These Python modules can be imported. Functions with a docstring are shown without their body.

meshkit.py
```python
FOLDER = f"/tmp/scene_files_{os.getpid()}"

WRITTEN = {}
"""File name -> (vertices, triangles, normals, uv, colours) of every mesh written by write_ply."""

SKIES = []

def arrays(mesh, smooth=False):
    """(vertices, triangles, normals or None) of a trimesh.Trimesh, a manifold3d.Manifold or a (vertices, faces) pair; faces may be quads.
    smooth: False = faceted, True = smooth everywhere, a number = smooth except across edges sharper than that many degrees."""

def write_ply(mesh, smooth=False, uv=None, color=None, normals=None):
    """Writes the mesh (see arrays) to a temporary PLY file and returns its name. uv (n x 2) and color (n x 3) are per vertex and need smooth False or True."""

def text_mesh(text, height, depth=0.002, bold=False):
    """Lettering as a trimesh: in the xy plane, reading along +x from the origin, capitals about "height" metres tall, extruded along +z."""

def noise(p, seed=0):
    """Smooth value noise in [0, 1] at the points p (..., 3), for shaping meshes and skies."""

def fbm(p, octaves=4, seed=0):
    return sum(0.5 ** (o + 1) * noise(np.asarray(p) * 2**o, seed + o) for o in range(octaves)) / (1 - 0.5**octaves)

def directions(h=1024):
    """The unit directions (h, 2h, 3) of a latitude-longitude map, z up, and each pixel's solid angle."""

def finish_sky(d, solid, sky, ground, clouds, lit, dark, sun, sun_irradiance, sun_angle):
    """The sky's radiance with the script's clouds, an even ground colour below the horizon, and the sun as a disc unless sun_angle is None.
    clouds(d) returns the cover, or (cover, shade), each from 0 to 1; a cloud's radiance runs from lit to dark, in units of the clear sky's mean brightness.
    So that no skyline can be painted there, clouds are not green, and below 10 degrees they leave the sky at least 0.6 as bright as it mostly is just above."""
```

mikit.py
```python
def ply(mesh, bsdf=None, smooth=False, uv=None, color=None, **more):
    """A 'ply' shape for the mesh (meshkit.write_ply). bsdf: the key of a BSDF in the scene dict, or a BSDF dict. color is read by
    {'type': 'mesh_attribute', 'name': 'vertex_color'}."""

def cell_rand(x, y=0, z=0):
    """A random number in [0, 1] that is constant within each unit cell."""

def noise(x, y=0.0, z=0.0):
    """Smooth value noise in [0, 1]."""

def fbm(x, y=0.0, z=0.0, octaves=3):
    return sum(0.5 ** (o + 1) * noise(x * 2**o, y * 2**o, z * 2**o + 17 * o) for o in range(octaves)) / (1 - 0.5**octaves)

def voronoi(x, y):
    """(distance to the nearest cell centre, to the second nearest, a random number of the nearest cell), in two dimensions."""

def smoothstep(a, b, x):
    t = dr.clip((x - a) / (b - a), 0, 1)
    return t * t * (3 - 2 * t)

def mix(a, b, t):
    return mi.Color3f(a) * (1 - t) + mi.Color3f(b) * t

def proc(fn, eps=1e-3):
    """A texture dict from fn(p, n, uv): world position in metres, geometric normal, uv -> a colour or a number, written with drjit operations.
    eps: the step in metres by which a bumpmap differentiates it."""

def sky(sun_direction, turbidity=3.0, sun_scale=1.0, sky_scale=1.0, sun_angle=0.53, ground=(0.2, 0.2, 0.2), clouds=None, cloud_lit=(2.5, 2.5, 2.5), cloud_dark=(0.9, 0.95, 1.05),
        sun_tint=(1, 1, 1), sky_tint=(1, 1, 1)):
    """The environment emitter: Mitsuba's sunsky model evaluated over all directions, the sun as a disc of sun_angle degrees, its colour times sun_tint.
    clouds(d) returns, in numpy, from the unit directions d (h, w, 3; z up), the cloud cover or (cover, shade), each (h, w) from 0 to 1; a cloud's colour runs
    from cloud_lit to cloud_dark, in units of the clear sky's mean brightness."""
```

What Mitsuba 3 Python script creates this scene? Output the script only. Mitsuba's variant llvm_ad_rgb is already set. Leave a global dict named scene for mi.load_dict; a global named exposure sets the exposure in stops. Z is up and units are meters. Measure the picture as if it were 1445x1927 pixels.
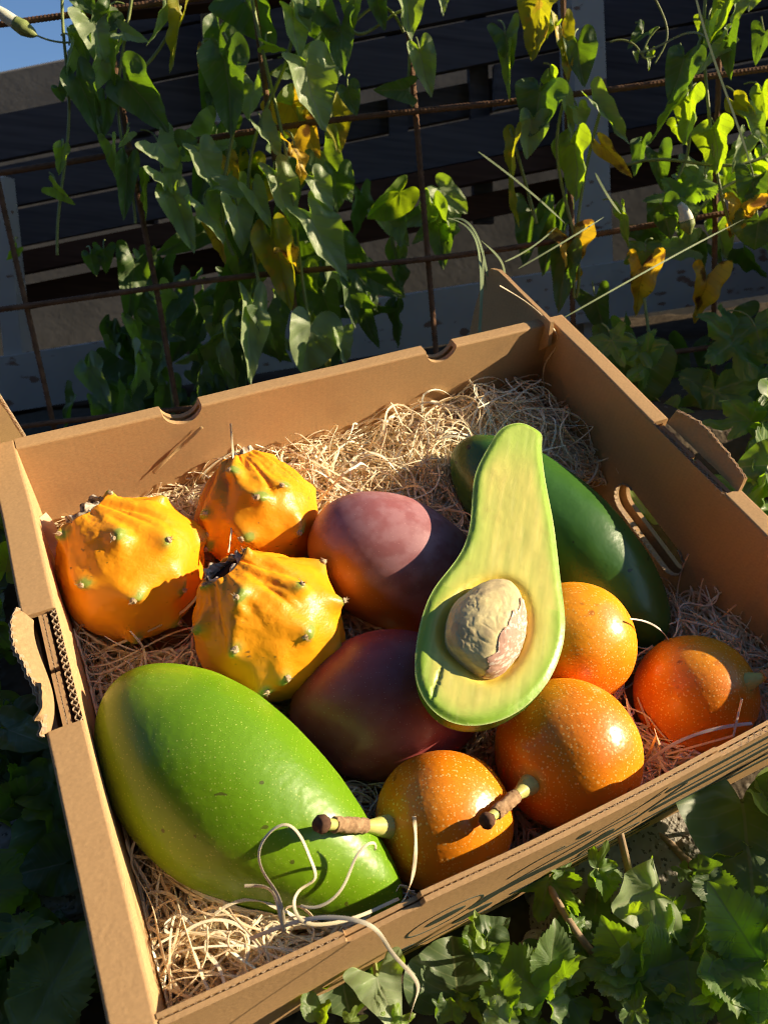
import math, random
import numpy as np
import trimesh, manifold3d, shapely
from shapely.geometry import LineString, Polygon, Point, box as sbox
from scipy.spatial import Delaunay, cKDTree
from scipy.interpolate import CubicSpline
import drjit as dr
import mitsuba as mi
import mikit, meshkit
from mikit import noise as pn, fbm as pf, smoothstep, mix, cell_rand

random.seed(7)
rng = np.random.default_rng(11)
T = mi.ScalarTransform4f
scene, labels = {'type': 'scene'}, {}

# ------------------------------------------------------------------ camera, sky, exposure
def nrm(v):
    v = np.asarray(v, float)
    return v / np.linalg.norm(v, axis=-1, keepdims=True)

FPX, CX, CY = 1470.0, 722.5, 963.5                 # focal length and centre in pixels of the 1445 x 1927 photograph
CAM = np.array([0.0, 0.0, 0.62])
PITCH = math.radians(17.0)
up_c = nrm([-.111 * math.cos(PITCH), .994 * math.cos(PITCH), math.sin(PITCH)])   # gravity-up seen from the camera
fw_c = nrm(np.array([0, 0, -1.]) + up_c * up_c[2])
W2C = np.array([np.cross(fw_c, up_c), fw_c, up_c])   # rows: world x, y, z in camera axes
def ray(u, v):
    return W2C @ np.array([(u - CX) / FPX, -(v - CY) / FPX, -1.0])
# the box: its own frame (x right along the back wall, y to the front, z up out of it), tipped towards the viewer
BX, BY, BZ = (W2C @ np.array(a) for a in ([0.90066, 0.27443, -0.33689], [0.42807, -0.69352, 0.57948], [0.07461, 0.66613, 0.74210]))
BO = CAM + ray(33., 843.) * 0.4828
BW, BD, BH = 0.400, 0.328, 0.110
def bw(p):
    p = np.atleast_2d(np.asarray(p, float))
    return BO + p[:, :1] * BX + p[:, 1:2] * BY + p[:, 2:3] * BZ
def hit(u, v, z):                                   # the point of the box frame at height z that is seen at (u, v)
    r = ray(u, v); t = (BZ @ (BO + BZ * z - CAM)) / (BZ @ r); q = CAM + r * t - BO
    return np.array([q @ BX, q @ BY, z])
def hitx(u, v, x):
    r = ray(u, v); t = (BX @ (BO + BX * x - CAM)) / (BX @ r); q = CAM + r * t - BO
    return np.array([x, q @ BY, q @ BZ])
def hity(u, v, y):
    r = ray(u, v); t = (BY @ (BO + BY * y - CAM)) / (BY @ r); q = CAM + r * t - BO
    return np.array([q @ BX, y, q @ BZ])
def project(w):                                     # world -> (u, v, depth)
    q = (np.atleast_2d(w) - CAM) @ W2C
    return np.stack([CX + q[:, 0] / -q[:, 2] * FPX, CY - q[:, 1] / -q[:, 2] * FPX, -q[:, 2]], -1)

SUN = nrm(BX * 1.0 + BY * 0.23 + BZ * 0.50)
fwd, upw = ray(CX, CY), W2C @ np.array([0, 1., 0])
scene['camera'] = {'type': 'thinlens', 'fov': math.degrees(2 * math.atan(CX / FPX)), 'fov_axis': 'x', 'aperture_radius': 0.0009, 'focus_distance': 0.46,
                   'near_clip': 0.02, 'far_clip': 400.0, 'to_world': T().look_at(origin=CAM.tolist(), target=(CAM + fwd).tolist(), up=upw.tolist())}
scene['sky'] = mikit.sky(SUN.tolist(), turbidity=3, sky_scale=0.75, sky_tint=(.88, 1.06, 1.42), sun_tint=(1.6, 1.82, 2.25))
exposure = 2.18

# ------------------------------------------------------------------ helpers
def numbered(name, taken):
    if name not in taken: return name
    i = 1
    while f'{name}_{i:03d}' in taken: i += 1
    return f'{name}_{i:03d}'
things = set()
def thing(name, label=None, cat=None, group=None, kind=None):
    k = numbered(name, things); things.add(k); d = {}
    if label: d['label'] = label
    if cat: d['category'] = cat
    if group: d['group'] = group
    if kind: d['kind'] = kind
    labels[k] = d
    return k
def part(parent, name, mesh, mat, smooth=30, label=None, kind=None, **kw):
    k = numbered(f'{parent}__{name}', scene)
    scene[k] = mikit.ply(mesh, mat, smooth=smooth, **kw)
    if label or kind:
        labels[k] = {a: b for a, b in (('label', label), ('kind', kind)) if b}
    return k
def solo(name, mesh, mat, smooth=30, label=None, cat=None, group=None, kind=None, **kw):
    k = thing(name, label, cat, group, kind)
    scene[k] = mikit.ply(mesh, mat, smooth=smooth, **kw)
    return k
def to_tm(m):
    q = m.to_mesh()
    return trimesh.Trimesh(np.array(q.vert_properties[:, :3]), np.array(q.tri_verts), process=False)
def to_man(m):
    return manifold3d.Manifold(manifold3d.Mesh(np.asarray(m.vertices, np.float32), np.asarray(m.faces, np.uint32)))
def extr(poly, h):
    return to_man(trimesh.creation.extrude_polygon(poly, h, engine='earcut'))
def tube(points, radii, sides=8, cap=True):
    p = np.asarray(points, float)
    t = nrm(np.gradient(p, axis=0) + 1e-12)
    a = np.cross(t[0], [0, 0, 1.]); a = nrm(a) if np.linalg.norm(a) > .1 else nrm(np.cross(t[0], [1., 0, 0]))
    A = []
    for k in range(len(p)):
        a = nrm(a - t[k] * (a @ t[k])); A.append(a)
    A = np.array(A); B = np.cross(t, A); ang = np.arange(sides) * 2 * np.pi / sides
    r = np.broadcast_to(radii, (len(p),))
    v = p[:, None] + r[:, None, None] * (np.cos(ang)[None, :, None] * A[:, None] + np.sin(ang)[None, :, None] * B[:, None])
    v = v.reshape(-1, 3); n = len(p)
    i, j = np.meshgrid(np.arange(n - 1), np.arange(sides), indexing='ij')
    q = np.stack([i * sides + j, i * sides + (j + 1) % sides, (i + 1) * sides + (j + 1) % sides, (i + 1) * sides + j], -1).reshape(-1, 4)
    f = [q[:, [0, 1, 2]], q[:, [0, 2, 3]]]
    if cap:
        v = np.vstack([v, p[:1], p[-1:]]); j = np.arange(sides)
        f += [np.stack([(j + 1) % sides, j, np.full(sides, n * sides)], -1), np.stack([(n - 1) * sides + j, (n - 1) * sides + (j + 1) % sides, np.full(sides, n * sides + 1)], -1)]
    return trimesh.Trimesh(v, np.vstack(f), process=False)
def smooth_line(pts, n=24):
    pts = np.asarray(pts, float)
    s = np.r_[0, np.cumsum(np.linalg.norm(np.diff(pts, axis=0), axis=1))]
    return CubicSpline(s, pts)(np.linspace(0, s[-1], n)) if len(pts) > 2 else pts[0] + (pts[-1] - pts[0]) * np.linspace(0, 1, n)[:, None]
def ribbon(points, width, thick, twist=None, normal=None):
    """a flat strip with real thickness along the points"""
    p = np.asarray(points, float); n = len(p)
    t = nrm(np.gradient(p, axis=0) + 1e-12)
    nn = np.asarray(normal if normal is not None else [0, 0, 1.], float)
    b = np.cross(t, nn); b = b / np.maximum(np.linalg.norm(b, axis=1, keepdims=True), 1e-6); c = np.cross(b, t)
    if twist is not None:
        ct, st = np.cos(twist)[:, None], np.sin(twist)[:, None]
        b, c = b * ct + c * st, c * ct - b * st
    w, h = np.broadcast_to(width, (n,))[:, None] / 2, thick / 2
    v = np.stack([p + b * w + c * h, p - b * w + c * h, p - b * w - c * h, p + b * w - c * h], 1).reshape(-1, 3)
    i, j = np.meshgrid(np.arange(n - 1), np.arange(4), indexing='ij')
    q = np.stack([i * 4 + j, i * 4 + (j + 1) % 4, (i + 1) * 4 + (j + 1) % 4, (i + 1) * 4 + j], -1).reshape(-1, 4)
    e = (n - 1) * 4
    return v, np.vstack([q[:, [0, 1, 2]], q[:, [0, 2, 3]], [[0, 2, 1], [0, 3, 2], [e, e + 1, e + 2], [e, e + 2, e + 3]]])
def cat_meshes(vf):
    off, V, Fc = 0, [], []
    for v, f in vf:
        V.append(v); Fc.append(np.asarray(f) + off); off += len(v)
    return trimesh.Trimesh(np.vstack(V), np.vstack(Fc), process=False)
def spots3(p, scale, size, seed, lo=.0):
    """round specks scattered through space: 1 inside one"""
    x, y, z = p.x * scale + 3.1 * seed, p.y * scale + 7.7 * seed, p.z * scale + 1.3 * seed
    i, j, k = dr.floor(x), dr.floor(y), dr.floor(z)
    r = lambda s: cell_rand(i + 91 * s, j + 37 * s, k + 53 * s)
    dx, dy, dz = x - i - .36 - .28 * r(1), y - j - .36 - .28 * r(2), z - k - .36 - .28 * r(3)
    d = dr.sqrt(dx * dx + dy * dy + dz * dz)
    rad = size * (.35 + .65 * r(4))
    return (1 - smoothstep(rad * .6, rad, d)) * dr.select(r(5) > lo, mi.Float(1), mi.Float(0))

# ------------------------------------------------------------------ materials
def rgb(*c): return {'type': 'rgb', 'value': list(c)}
def bsdf(name, col, rough=.6, spec=.4, bump=None, bump_scale=None, eps=3e-4, two=True, **kw):
    b = {'type': 'principled', 'base_color': mikit.proc(col) if callable(col) else (col if isinstance(col, dict) else rgb(*col)), 'roughness': rough, 'specular': spec, **kw}
    if bump: b = {'type': 'bumpmap', 'arbitrary': mikit.proc(bump, eps), 'scale': bump_scale or 1.0, 'bsdf': b}
    scene[name] = {'type': 'twosided', 'bsdf': b} if two else b
    return name
VC = {'type': 'mesh_attribute', 'name': 'vertex_color'}

FD = [float(a) for a in (BX + BY)]
def card_col(p, n, uv):
    fib = pf(p.x * 900, p.y * 900, p.z * 900, 2); big = pf(p.x * 25 + 5, p.y * 25, p.z * 25, 2)
    fl = .5 + .5 * dr.sin((p.x * FD[0] + p.y * FD[1] + p.z * FD[2]) * 1400)
    c = mix((.36, .215, .102), (.47, .29, .14), .90 * fib + .30 * big + .10 * fl)
    return mix(c, (.25, .15, .08), .22 * smoothstep(.60, .85, pf(p.x * 38 + 2, p.y * 38, p.z * 38, 4)))
bsdf('mat_cardboard', card_col, .72, .25, lambda p, n, uv: pf(p.x * 700, p.y * 700, p.z * 700, 2) * .00012)
bsdf('mat_cardboard_torn', lambda p, n, uv: mix((.36, .25, .16), (.55, .41, .27), pf(p.x * 500, p.y * 500, p.z * 500, 3)), .85, .1,
     lambda p, n, uv: pf(p.x * 500, p.y * 500, p.z * 500, 3) * .0006)
bsdf('mat_ink', lambda p, n, uv: mix((.025, .035, .028), (.05, .06, .045), pf(p.x * 900, p.y * 900, p.z * 900, 2)), .6, .3)
bsdf('mat_straw', VC, .5, .35)

# ------------------------------------------------------------------ cardboard box
box = thing('cardboard_box', 'open brown cardboard tray full of fruit on wood wool, tipped towards the viewer', 'box')
def roll_wall(x0, x1, y0, y1, z0, th=.0036):
    """a wall of card folded over at the top: outer sheet, top, inner sheet; in its own x (across), y (along), z"""
    line = LineString([(x0, z0), (x0, -th / 2), (x1, -th / 2), (x1, z0)])
    prof = line.buffer(th / 2, cap_style=2, join_style=1, quad_segs=6)
    m = extr(prof, y1 - y0)                                     # in (across, up, along)
    return m.warp_batch(lambda a: np.stack([a[:, 0], y0 + a[:, 2], a[:, 1]], 1))
def cutter(poly, a0, a1, axis):
    m = extr(poly, a1 - a0)
    if axis == 'z': return m.translate([0, 0, a0])
    if axis == 'x': return m.warp_batch(lambda q: np.stack([a0 + q[:, 2], q[:, 0], q[:, 1]], 1))
    return m.warp_batch(lambda q: np.stack([q[:, 0], a0 + q[:, 2], q[:, 1]], 1))
def fix(m):
    m = to_tm(m) if not isinstance(m, trimesh.Trimesh) else m
    if m.volume < 0: m.invert()
    return m
def man_fix(m):
    return to_man(fix(m))
def wob(v, amp=.0007, f=18, seed=0):
    return v + amp * np.stack([meshkit.noise(v * f + 3 * k, seed + k) - .5 for k in range(3)], -1) * 2
def card_part(name, man, amp=.0007, mat='mat_cardboard', fine=.007, parent=None, label=None, bend=None, seed=0):
    m = fix(to_man(fix(man)).refine_to_length(fine)) if fine else fix(man)
    v = np.array(m.vertices)
    if bend is not None: v = bend(v)
    m = trimesh.Trimesh(bw(wob(v, amp, seed=seed)), m.faces, process=False)
    return part(parent or box, name, m, mat, 35, label)
th = .0036
left = man_fix(roll_wall(-.0154, -th / 2, -.008, .334, -BH)) - man_fix(cutter(sbox(-.0225, .1290, -.0002 + 0, .1985), -.02, .01, 'z'))
k_left = card_part('left_wall', left, label='left wall with a torn slot in its top fold')
right = man_fix(roll_wall(BW + th / 2, BW + .0125, -.008, .334, -BH)) - man_fix(cutter(sbox(BW + .0003, .1255, BW + .02, .1990), -.02, .01, 'z'))
ha, hb = hitx(1178, 940, BW), hitx(1262, 1052, BW)
pill = LineString([ha[1:], hb[1:]]).buffer(.0125, quad_segs=10)
right = right - man_fix(cutter(pill, BW - .01, BW + .03, 'x'))
k_right = card_part('right_wall', right, label='right wall with an oval hand hole')
nb = lambda x: Point(x, .0015).buffer(.0134, quad_segs=12).union(sbox(x - .0134, .001, x + .0134, .03))
back = man_fix(roll_wall(-.0085, -th / 2, 0, BW, -BH).warp_batch(lambda a: np.stack([a[:, 1], a[:, 0], a[:, 2]], 1)))
for x in (.1035, .2995): back = back - man_fix(cutter(nb(x), -.03, .03, 'y'))
card_part('back_wall', back, label='back wall with two half-round notches in its rim')
fline = sbox(0.0, -BH, BW, .0)
fr = fline.difference(Polygon([(.074, .01), (.0765, -.0055), (.109, -.0045), (.1135, .01)])).difference(Polygon([(.268, .01), (.276, -.004), (.345, -.004), (.35, .01)]))
bow = lambda v: np.stack([v[:, 0], v[:, 1] + .0045 * np.sin(np.clip(v[:, 0] / BW, 0, 1) * np.pi) * np.clip(1 + v[:, 2] / BH, 0, 1), v[:, 2]], 1)
fy = BD
card_part('front_wall', man_fix(cutter(fr, fy, fy + .0019, 'y')), bend=bow, label='front wall with dark printed line drawing outside')
card_part('front_wall_lining', man_fix(cutter(fr.buffer(-.0004), fy + .0026, fy + .0048, 'y')), bend=bow, seed=0, amp=.0007)
# the wavy fluting between the two sheets of the front wall, seen along its rim
def flutes(p0, p1, wdir, width, down, amp=None, pitch=.0038, th=.00035, depth=.003, rows=1):
    """corrugated edge: a wavy strip between p0 and p1 (box frame), across wdir by width, standing depth deep"""
    p0, p1, wdir, down = (np.asarray(a, float) for a in (p0, p1, wdir, down)); L = np.linalg.norm(p1 - p0)
    n = max(8, int(L / pitch * 8)); s = np.linspace(0, 1, n); out = []
    for r in range(rows):
        w = width / rows
        off = (r + .5) * w + .46 * w * np.sin(s * L / pitch * 2 * np.pi + r * 2.1 + .5 * np.sin(s * 37))
        c = p0 + (p1 - p0) * s[:, None] + wdir * off[:, None] + down * (.0006 * rng.random(n))[:, None]
        out.append(strip(c, down * depth, th))
    return cat_meshes(out)
def strip(c, dvec, th):
    t = nrm(np.gradient(c, axis=0)); b = nrm(np.cross(t, dvec)) * th / 2; n = len(c)
    v = np.stack([c + b, c - b, c - b + dvec, c + b + dvec], 1).reshape(-1, 3)
    i, j = np.meshgrid(np.arange(n - 1), np.arange(4), indexing='ij')
    q = np.stack([i * 4 + j, i * 4 + (j + 1) % 4, (i + 1) * 4 + (j + 1) % 4, (i + 1) * 4 + j], -1).reshape(-1, 4)
    return v, np.vstack([q[:, [0, 1, 2]], q[:, [0, 2, 3]]])
def flute_part(parent, m, bend=None):
    v = np.array(m.vertices)
    if bend is not None: v = bend(v)
    part(parent, 'corrugation', trimesh.Trimesh(bw(v), m.faces, process=False), 'mat_cardboard_torn', False)
dn = np.array([0, 0, -1.])
fk = f'{box}__front_wall'
flute_part(fk, flutes((.1135, fy + .0019, -.0003), (.267, fy + .0019, -.0003), (0, 1, 0), .0008, dn, pitch=.003), bow)
flute_part(fk, flutes((.002, fy + .0019, -.0003), (.0735, fy + .0019, -.0003), (0, 1, 0), .0008, dn, pitch=.003), bow)
flute_part(fk, flutes((.277, fy + .0002, -.0042), (.344, fy + .0002, -.0042), (0, 1, 0), .0044, dn, pitch=.0045, rows=2), bow)
flute_part(k_left, flutes((-.0036, .1292, -.0002), (-.0036, .1983, -.0002), (1, 0, 0), .0034, dn, pitch=.0042, rows=2))
flute_part(k_right, flutes((BW, .1257, -.0004), (BW, .1988, -.0004), (1, 0, 0), .0030, dn, pitch=.0045, rows=2))
for a in np.linspace(0, 1, 1):
    hp = np.array(pill.buffer(-.0002).exterior.coords)
    c = np.column_stack([np.full(len(hp), BW - .0012), hp]); c = smooth_line(c[:-1], 160)
    c[:, 1:] += (.0007 * np.sin(np.arange(160) * 1.3))[:, None] * nrm(c[:, 1:] - c[:, 1:].mean(0))
    flute_part(k_right, trimesh.Trimesh(*strip(c, np.array([.0036, 0, 0]), .0004), process=False))
# liners standing in the two slots, and the torn flaps of the slots
for y0, y1 in ((.1300, .1640), (.1670, .1975)):
    sl = sbox(y0, -BH * .9, y1, -.0016)
    for dx in (0, .0024):
        card_part('slot_liner', man_fix(cutter(sl, -.0094 + dx, -.0094 + dx + .0018, 'x')), .0003, parent=k_left, fine=.01)
    flute_part(k_left, flutes((-.0076, y0, -.0014), (-.0076, y1, -.0014), (1, 0, 0), .0007, dn, pitch=.0022))
for y0, y1 in ((.1280, .1615), (.1645, .1970)):
    card_part('slot_liner', man_fix(cutter(sbox(y0, -.054, y1, -.0030), BW + .0058, BW + .0090, 'x')), .0003, parent=k_right, fine=.01)
def flap(pts_lo, pts_hi, thick, parent, name, label=None, lump=.0009, seed=3, n=60, m=14):
    """a torn tongue of card between two curves, with real thickness and a ragged upper edge"""
    lo, hi = smooth_line(pts_lo, n), smooth_line(pts_hi, n)
    s = np.linspace(0, 1, m)
    g = lo[None] + (hi - lo)[None] * s[:, None, None]
    du = np.gradient(g, axis=1); dv = np.gradient(g, axis=0); nn = nrm(np.cross(du, dv))
    g = g + nn * ((meshkit.noise(g * 260, seed) - .5) * 2 * lump * s[:, None] ** 1.5)[..., None]
    g[-3:] += (hi - lo)[None] * ((meshkit.fbm(g[-3:] * 300, 3, seed + 5) - .5) * .12)[..., None]
    A, B = g + nn * thick / 2, g - nn * thick / 2
    v = np.vstack([A.reshape(-1, 3), B.reshape(-1, 3)]); N = n * m; f = []
    idx = lambda i, j: i * n + j
    i, j = np.meshgrid(np.arange(m - 1), np.arange(n - 1), indexing='ij'); i, j = i.ravel(), j.ravel()
    q = np.stack([idx(i, j), idx(i, j + 1), idx(i + 1, j + 1), idx(i + 1, j)], -1)
    Q = [q, q[:, ::-1] + N]
    loop = [idx(0, b) for b in range(n)] + [idx(a, n - 1) for a in range(1, m)] + [idx(m - 1, b) for b in range(n - 2, -1, -1)] + [idx(a, 0) for a in range(m - 2, 0, -1)]
    L = np.array(loop); L2 = np.roll(L, -1)
    Q.append(np.stack([L2, L, L + N, L2 + N], -1))
    Q = np.vstack(Q)
    return part(parent, name, trimesh.Trimesh(bw(v), np.vstack([Q[:, :3], Q[:, [0, 2, 3]]]), process=False), 'mat_cardboard', 50, label), g, nn
_, g, nn = flap([hit(62, 1170, -.002), hit(78, 1250, -.002), hit(95, 1300, -.002), hit(92, 1378, -.002)], [hit(30, 1145, .004), hit(34, 1235, .006), hit(66, 1300, .005), hit(76, 1385, .001)], .0022, k_left, 'torn_flap', 'ragged torn flap bent out of the left slot')
for o in (-.0008, .0008):
    flute_part(k_left, trimesh.Trimesh(*strip(g[-1] + nn[-1] * (o + .0006 * np.sin(np.arange(g.shape[1]) * 1.6))[:, None] + nrm(g[-1] - g[-3]) * .0006, nrm(g[-3] - g[-1]).mean(0) * .0026, .0004), process=False))
flap([hit(92, 1300, .001), hit(98, 1325, .001), hit(86, 1355, .001)], [hit(60, 1285, .004), hit(75, 1320, .008), hit(66, 1358, .004)], .0018, k_left, 'torn_flap', seed=9, lump=.002)
hx = BW + .0118
_, g, nn = flap([(hx, .1285, -.001), (hx + .0003, .15, -.001), (hx + .0003, .18, -.001), (hx, .2005, -.001)], [hitx(1272, 774, hx + .001), hitx(1300, 785, hx + .004), hitx(1372, 858, hx + .005), hitx(1404, 900, hx + .003)], .0032, k_right, 'raised_flap', 'torn flap standing up from the right slot', lump=.0006)
top = g[-1]
for o in (-.0012, .0008):
    flute_part(k_right, trimesh.Trimesh(*strip(top + nn[-1] * (o + .0006 * np.sin(np.arange(len(top)) * 1.7))[:, None] + np.array([0, 0, .0008]), dn * .002, .0004), process=False))
card_part('bottom', man_fix(cutter(sbox(0, 0, BW, BD), -BH + .0002, -BH + .004, 'z')), .0004, fine=.02)
# lid flaps behind the back corners
def plate(pts, thick, axis):
    pts = np.asarray(pts)
    if axis == 'x': return man_fix(cutter(Polygon(pts[:, 1:]).buffer(.002).buffer(-.002), pts[0, 0], pts[0, 0] + thick, 'x'))
fx = BW - .008
pr = [hitx(u, v, fx) for u, v in ((1036, 606), (952, 520), (938, 507), (924, 504), (912, 514), (890, 590), (880, 640), (960, 690), (1030, 650))]
card_part('corner_flap', plate(pr, .0035, 'x'), label='upright lid flap behind the back right corner')
pl = [hitx(u, v, -.004) for u, v in ((42, 826), (0, 762), (-40, 702), (-75, 850), (20, 880), (44, 850))]
q4 = np.array([pl[0], pl[2], pl[2] + [-.045, 0, -.030], pl[0] + [-.045, .004, -.030]]); n4 = nrm(np.cross(q4[1] - q4[0], q4[3] - q4[0])) * .0042
k = card_part('corner_flap', manifold3d.Manifold.hull_points(np.vstack([q4, q4 - n4 * np.sign(n4[2])])), label='lid flap behind the back left corner')
flute_part(k, flutes(pl[0] + [.0002, 0, .0002], pl[2] + [.0002, 0, .0002], (1, 0, 0), .0038, dn, pitch=.0045, rows=2, depth=.001))
# printed line drawing on the outside of the front wall
def ink(poly):
    m = man_fix(cutter(poly, fy + .0048, fy + .00505, 'y')).refine_to_length(.008)
    v = wob(bow(np.array(fix(m).vertices)), .0007)
    return v, np.array(fix(m).faces)
def stroke(pts, w, n=40): return LineString(smooth_line(pts, n)).buffer(w / 2, cap_style=1)
def oval(x, z, a, b): return shapely.affinity.scale(Point(x, z).buffer(1, quad_segs=16), a, b)
inks = []
zt = lambda z: z - .004
inks += [oval(.129, -.052, .011, .0052), oval(.129, -.052, .021, .0165).difference(oval(.129, -.052, .0198, .0155)), oval(.107, -.087, .010, .004), oval(.150, -.083, .012, .006),
         stroke([(.150, -.055), (.185, -.045), (.21, -.034), (.235, -.033)], .0012), stroke([(.16, -.036), (.175, -.026), (.188, -.024)], .0018),
         stroke([(.150, -.065), (.18, -.058), (.205, -.056), (.22, -.046)], .011), oval(.198, -.019, .0042, .0042), stroke([(.185, -.028), (.205, -.028), (.226, -.022), (.243, -.016)], .0011),
         stroke([(.232, -.02), (.244, -.009)], .0012), stroke([(.21, -.05), (.232, -.05), (.255, -.03), (.262, -.024)], .004),
         stroke([(.212, -.07), (.236, -.062), (.25, -.066), (.225, -.074), (.208, -.072)], .0018), stroke([(.175, -.085), (.21, -.082), (.245, -.08), (.262, -.086)], .004),
         stroke([(.10, -.099), (.16, -.096), (.21, -.098), (.27, -.094)], .0016), stroke([(.086, -.096), (.102, -.094)], .004)]
for z, w in ((-.018, .006), (-.034, .003), (-.046, .0075), (-.066, .004), (-.080, .007)):
    inks.append(stroke([(.248 + .1 * abs(z), z), (.30, z + .0004), (.395, z)], w))
inks = [i for g_ in inks for i in (getattr(g_, 'geoms', [g_]))]
pm = cat_meshes([ink(i.buffer(0)) for i in inks])
part(fk, 'print', trimesh.Trimesh(bw(pm.vertices), pm.faces, process=False), 'mat_ink', 35, 'dark printed drawing of loops, dots and bars')
# ------------------------------------------------------------------ fruit
FRUIT = []                                          # (centre, radius) in the box frame: keeps the straw out of the fruit
def body(A, B, R, shape=(1, 1, 1, 1, 1), ends=(.5, .5), bend=(0, 0, 0), flat=1.0, flat_dir=(0, 0, 1.), n=150, m=130, lump=0.0, lf=30, seed=0):
    """a fruit turned about the line A-B; returns points (box frame), faces, uv (along, around), outward normals, base frames"""
    A, B, bend = (np.asarray(a, float) for a in (A, B, bend))
    t = (1 - np.cos(np.linspace(0, 1, n) * np.pi)) / 2
    t = np.clip(t, 1e-6, 1 - 1e-6)
    prof = t ** ends[0] * (1 - t) ** ends[1]; prof /= prof.max()
    r = R * prof * CubicSpline(np.linspace(0, 1, len(shape)), shape)(t)
    c = A + (B - A) * t[:, None] + bend * (4 * t * (1 - t))[:, None]
    tg = nrm(B - A); e1 = np.asarray(flat_dir, float); e1 = nrm(e1 - tg * (e1 @ tg)); e2 = np.cross(tg, e1)
    ph = np.arange(m) / m * 2 * np.pi
    v = c[:, None] + r[:, None, None] * (np.cos(ph)[None, :, None] * e1 * flat + np.sin(ph)[None, :, None] * e2)
    v = v.reshape(-1, 3)
    i, j = np.meshgrid(np.arange(n - 1), np.arange(m), indexing='ij')
    q = np.stack([i * m + j, i * m + (j + 1) % m, (i + 1) * m + (j + 1) % m, (i + 1) * m + j], -1).reshape(-1, 4)
    f = np.vstack([q[:, [0, 1, 2]], q[:, [0, 2, 3]]])
    uv = np.stack(np.broadcast_arrays(t[:, None], ph[None] / (2 * np.pi)), -1).reshape(-1, 2)
    tm = trimesh.Trimesh(v, f, process=False)
    if tm.volume < 0: f = f[:, ::-1]
    nn = meshkit.arrays((v, f), True)[2]
    if lump: v = v + nn * ((meshkit.fbm(v * lf, 3, seed) - .5) * 2 * lump)[:, None]
    for k in range(4, n - 4, 8): FRUIT.append((c[k], r[k] * min(1, .5 + .5 * flat)))
    return v, f, uv, nn, tg
def vis(v, nn):                                     # pixel and facing of every point
    w = bw(v); pr = project(w); view = nrm(w - CAM)
    nw = nn[:, :1] * BX + nn[:, 1:2] * BY + nn[:, 2:3] * BZ
    return pr, (nw * view).sum(1)
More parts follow.
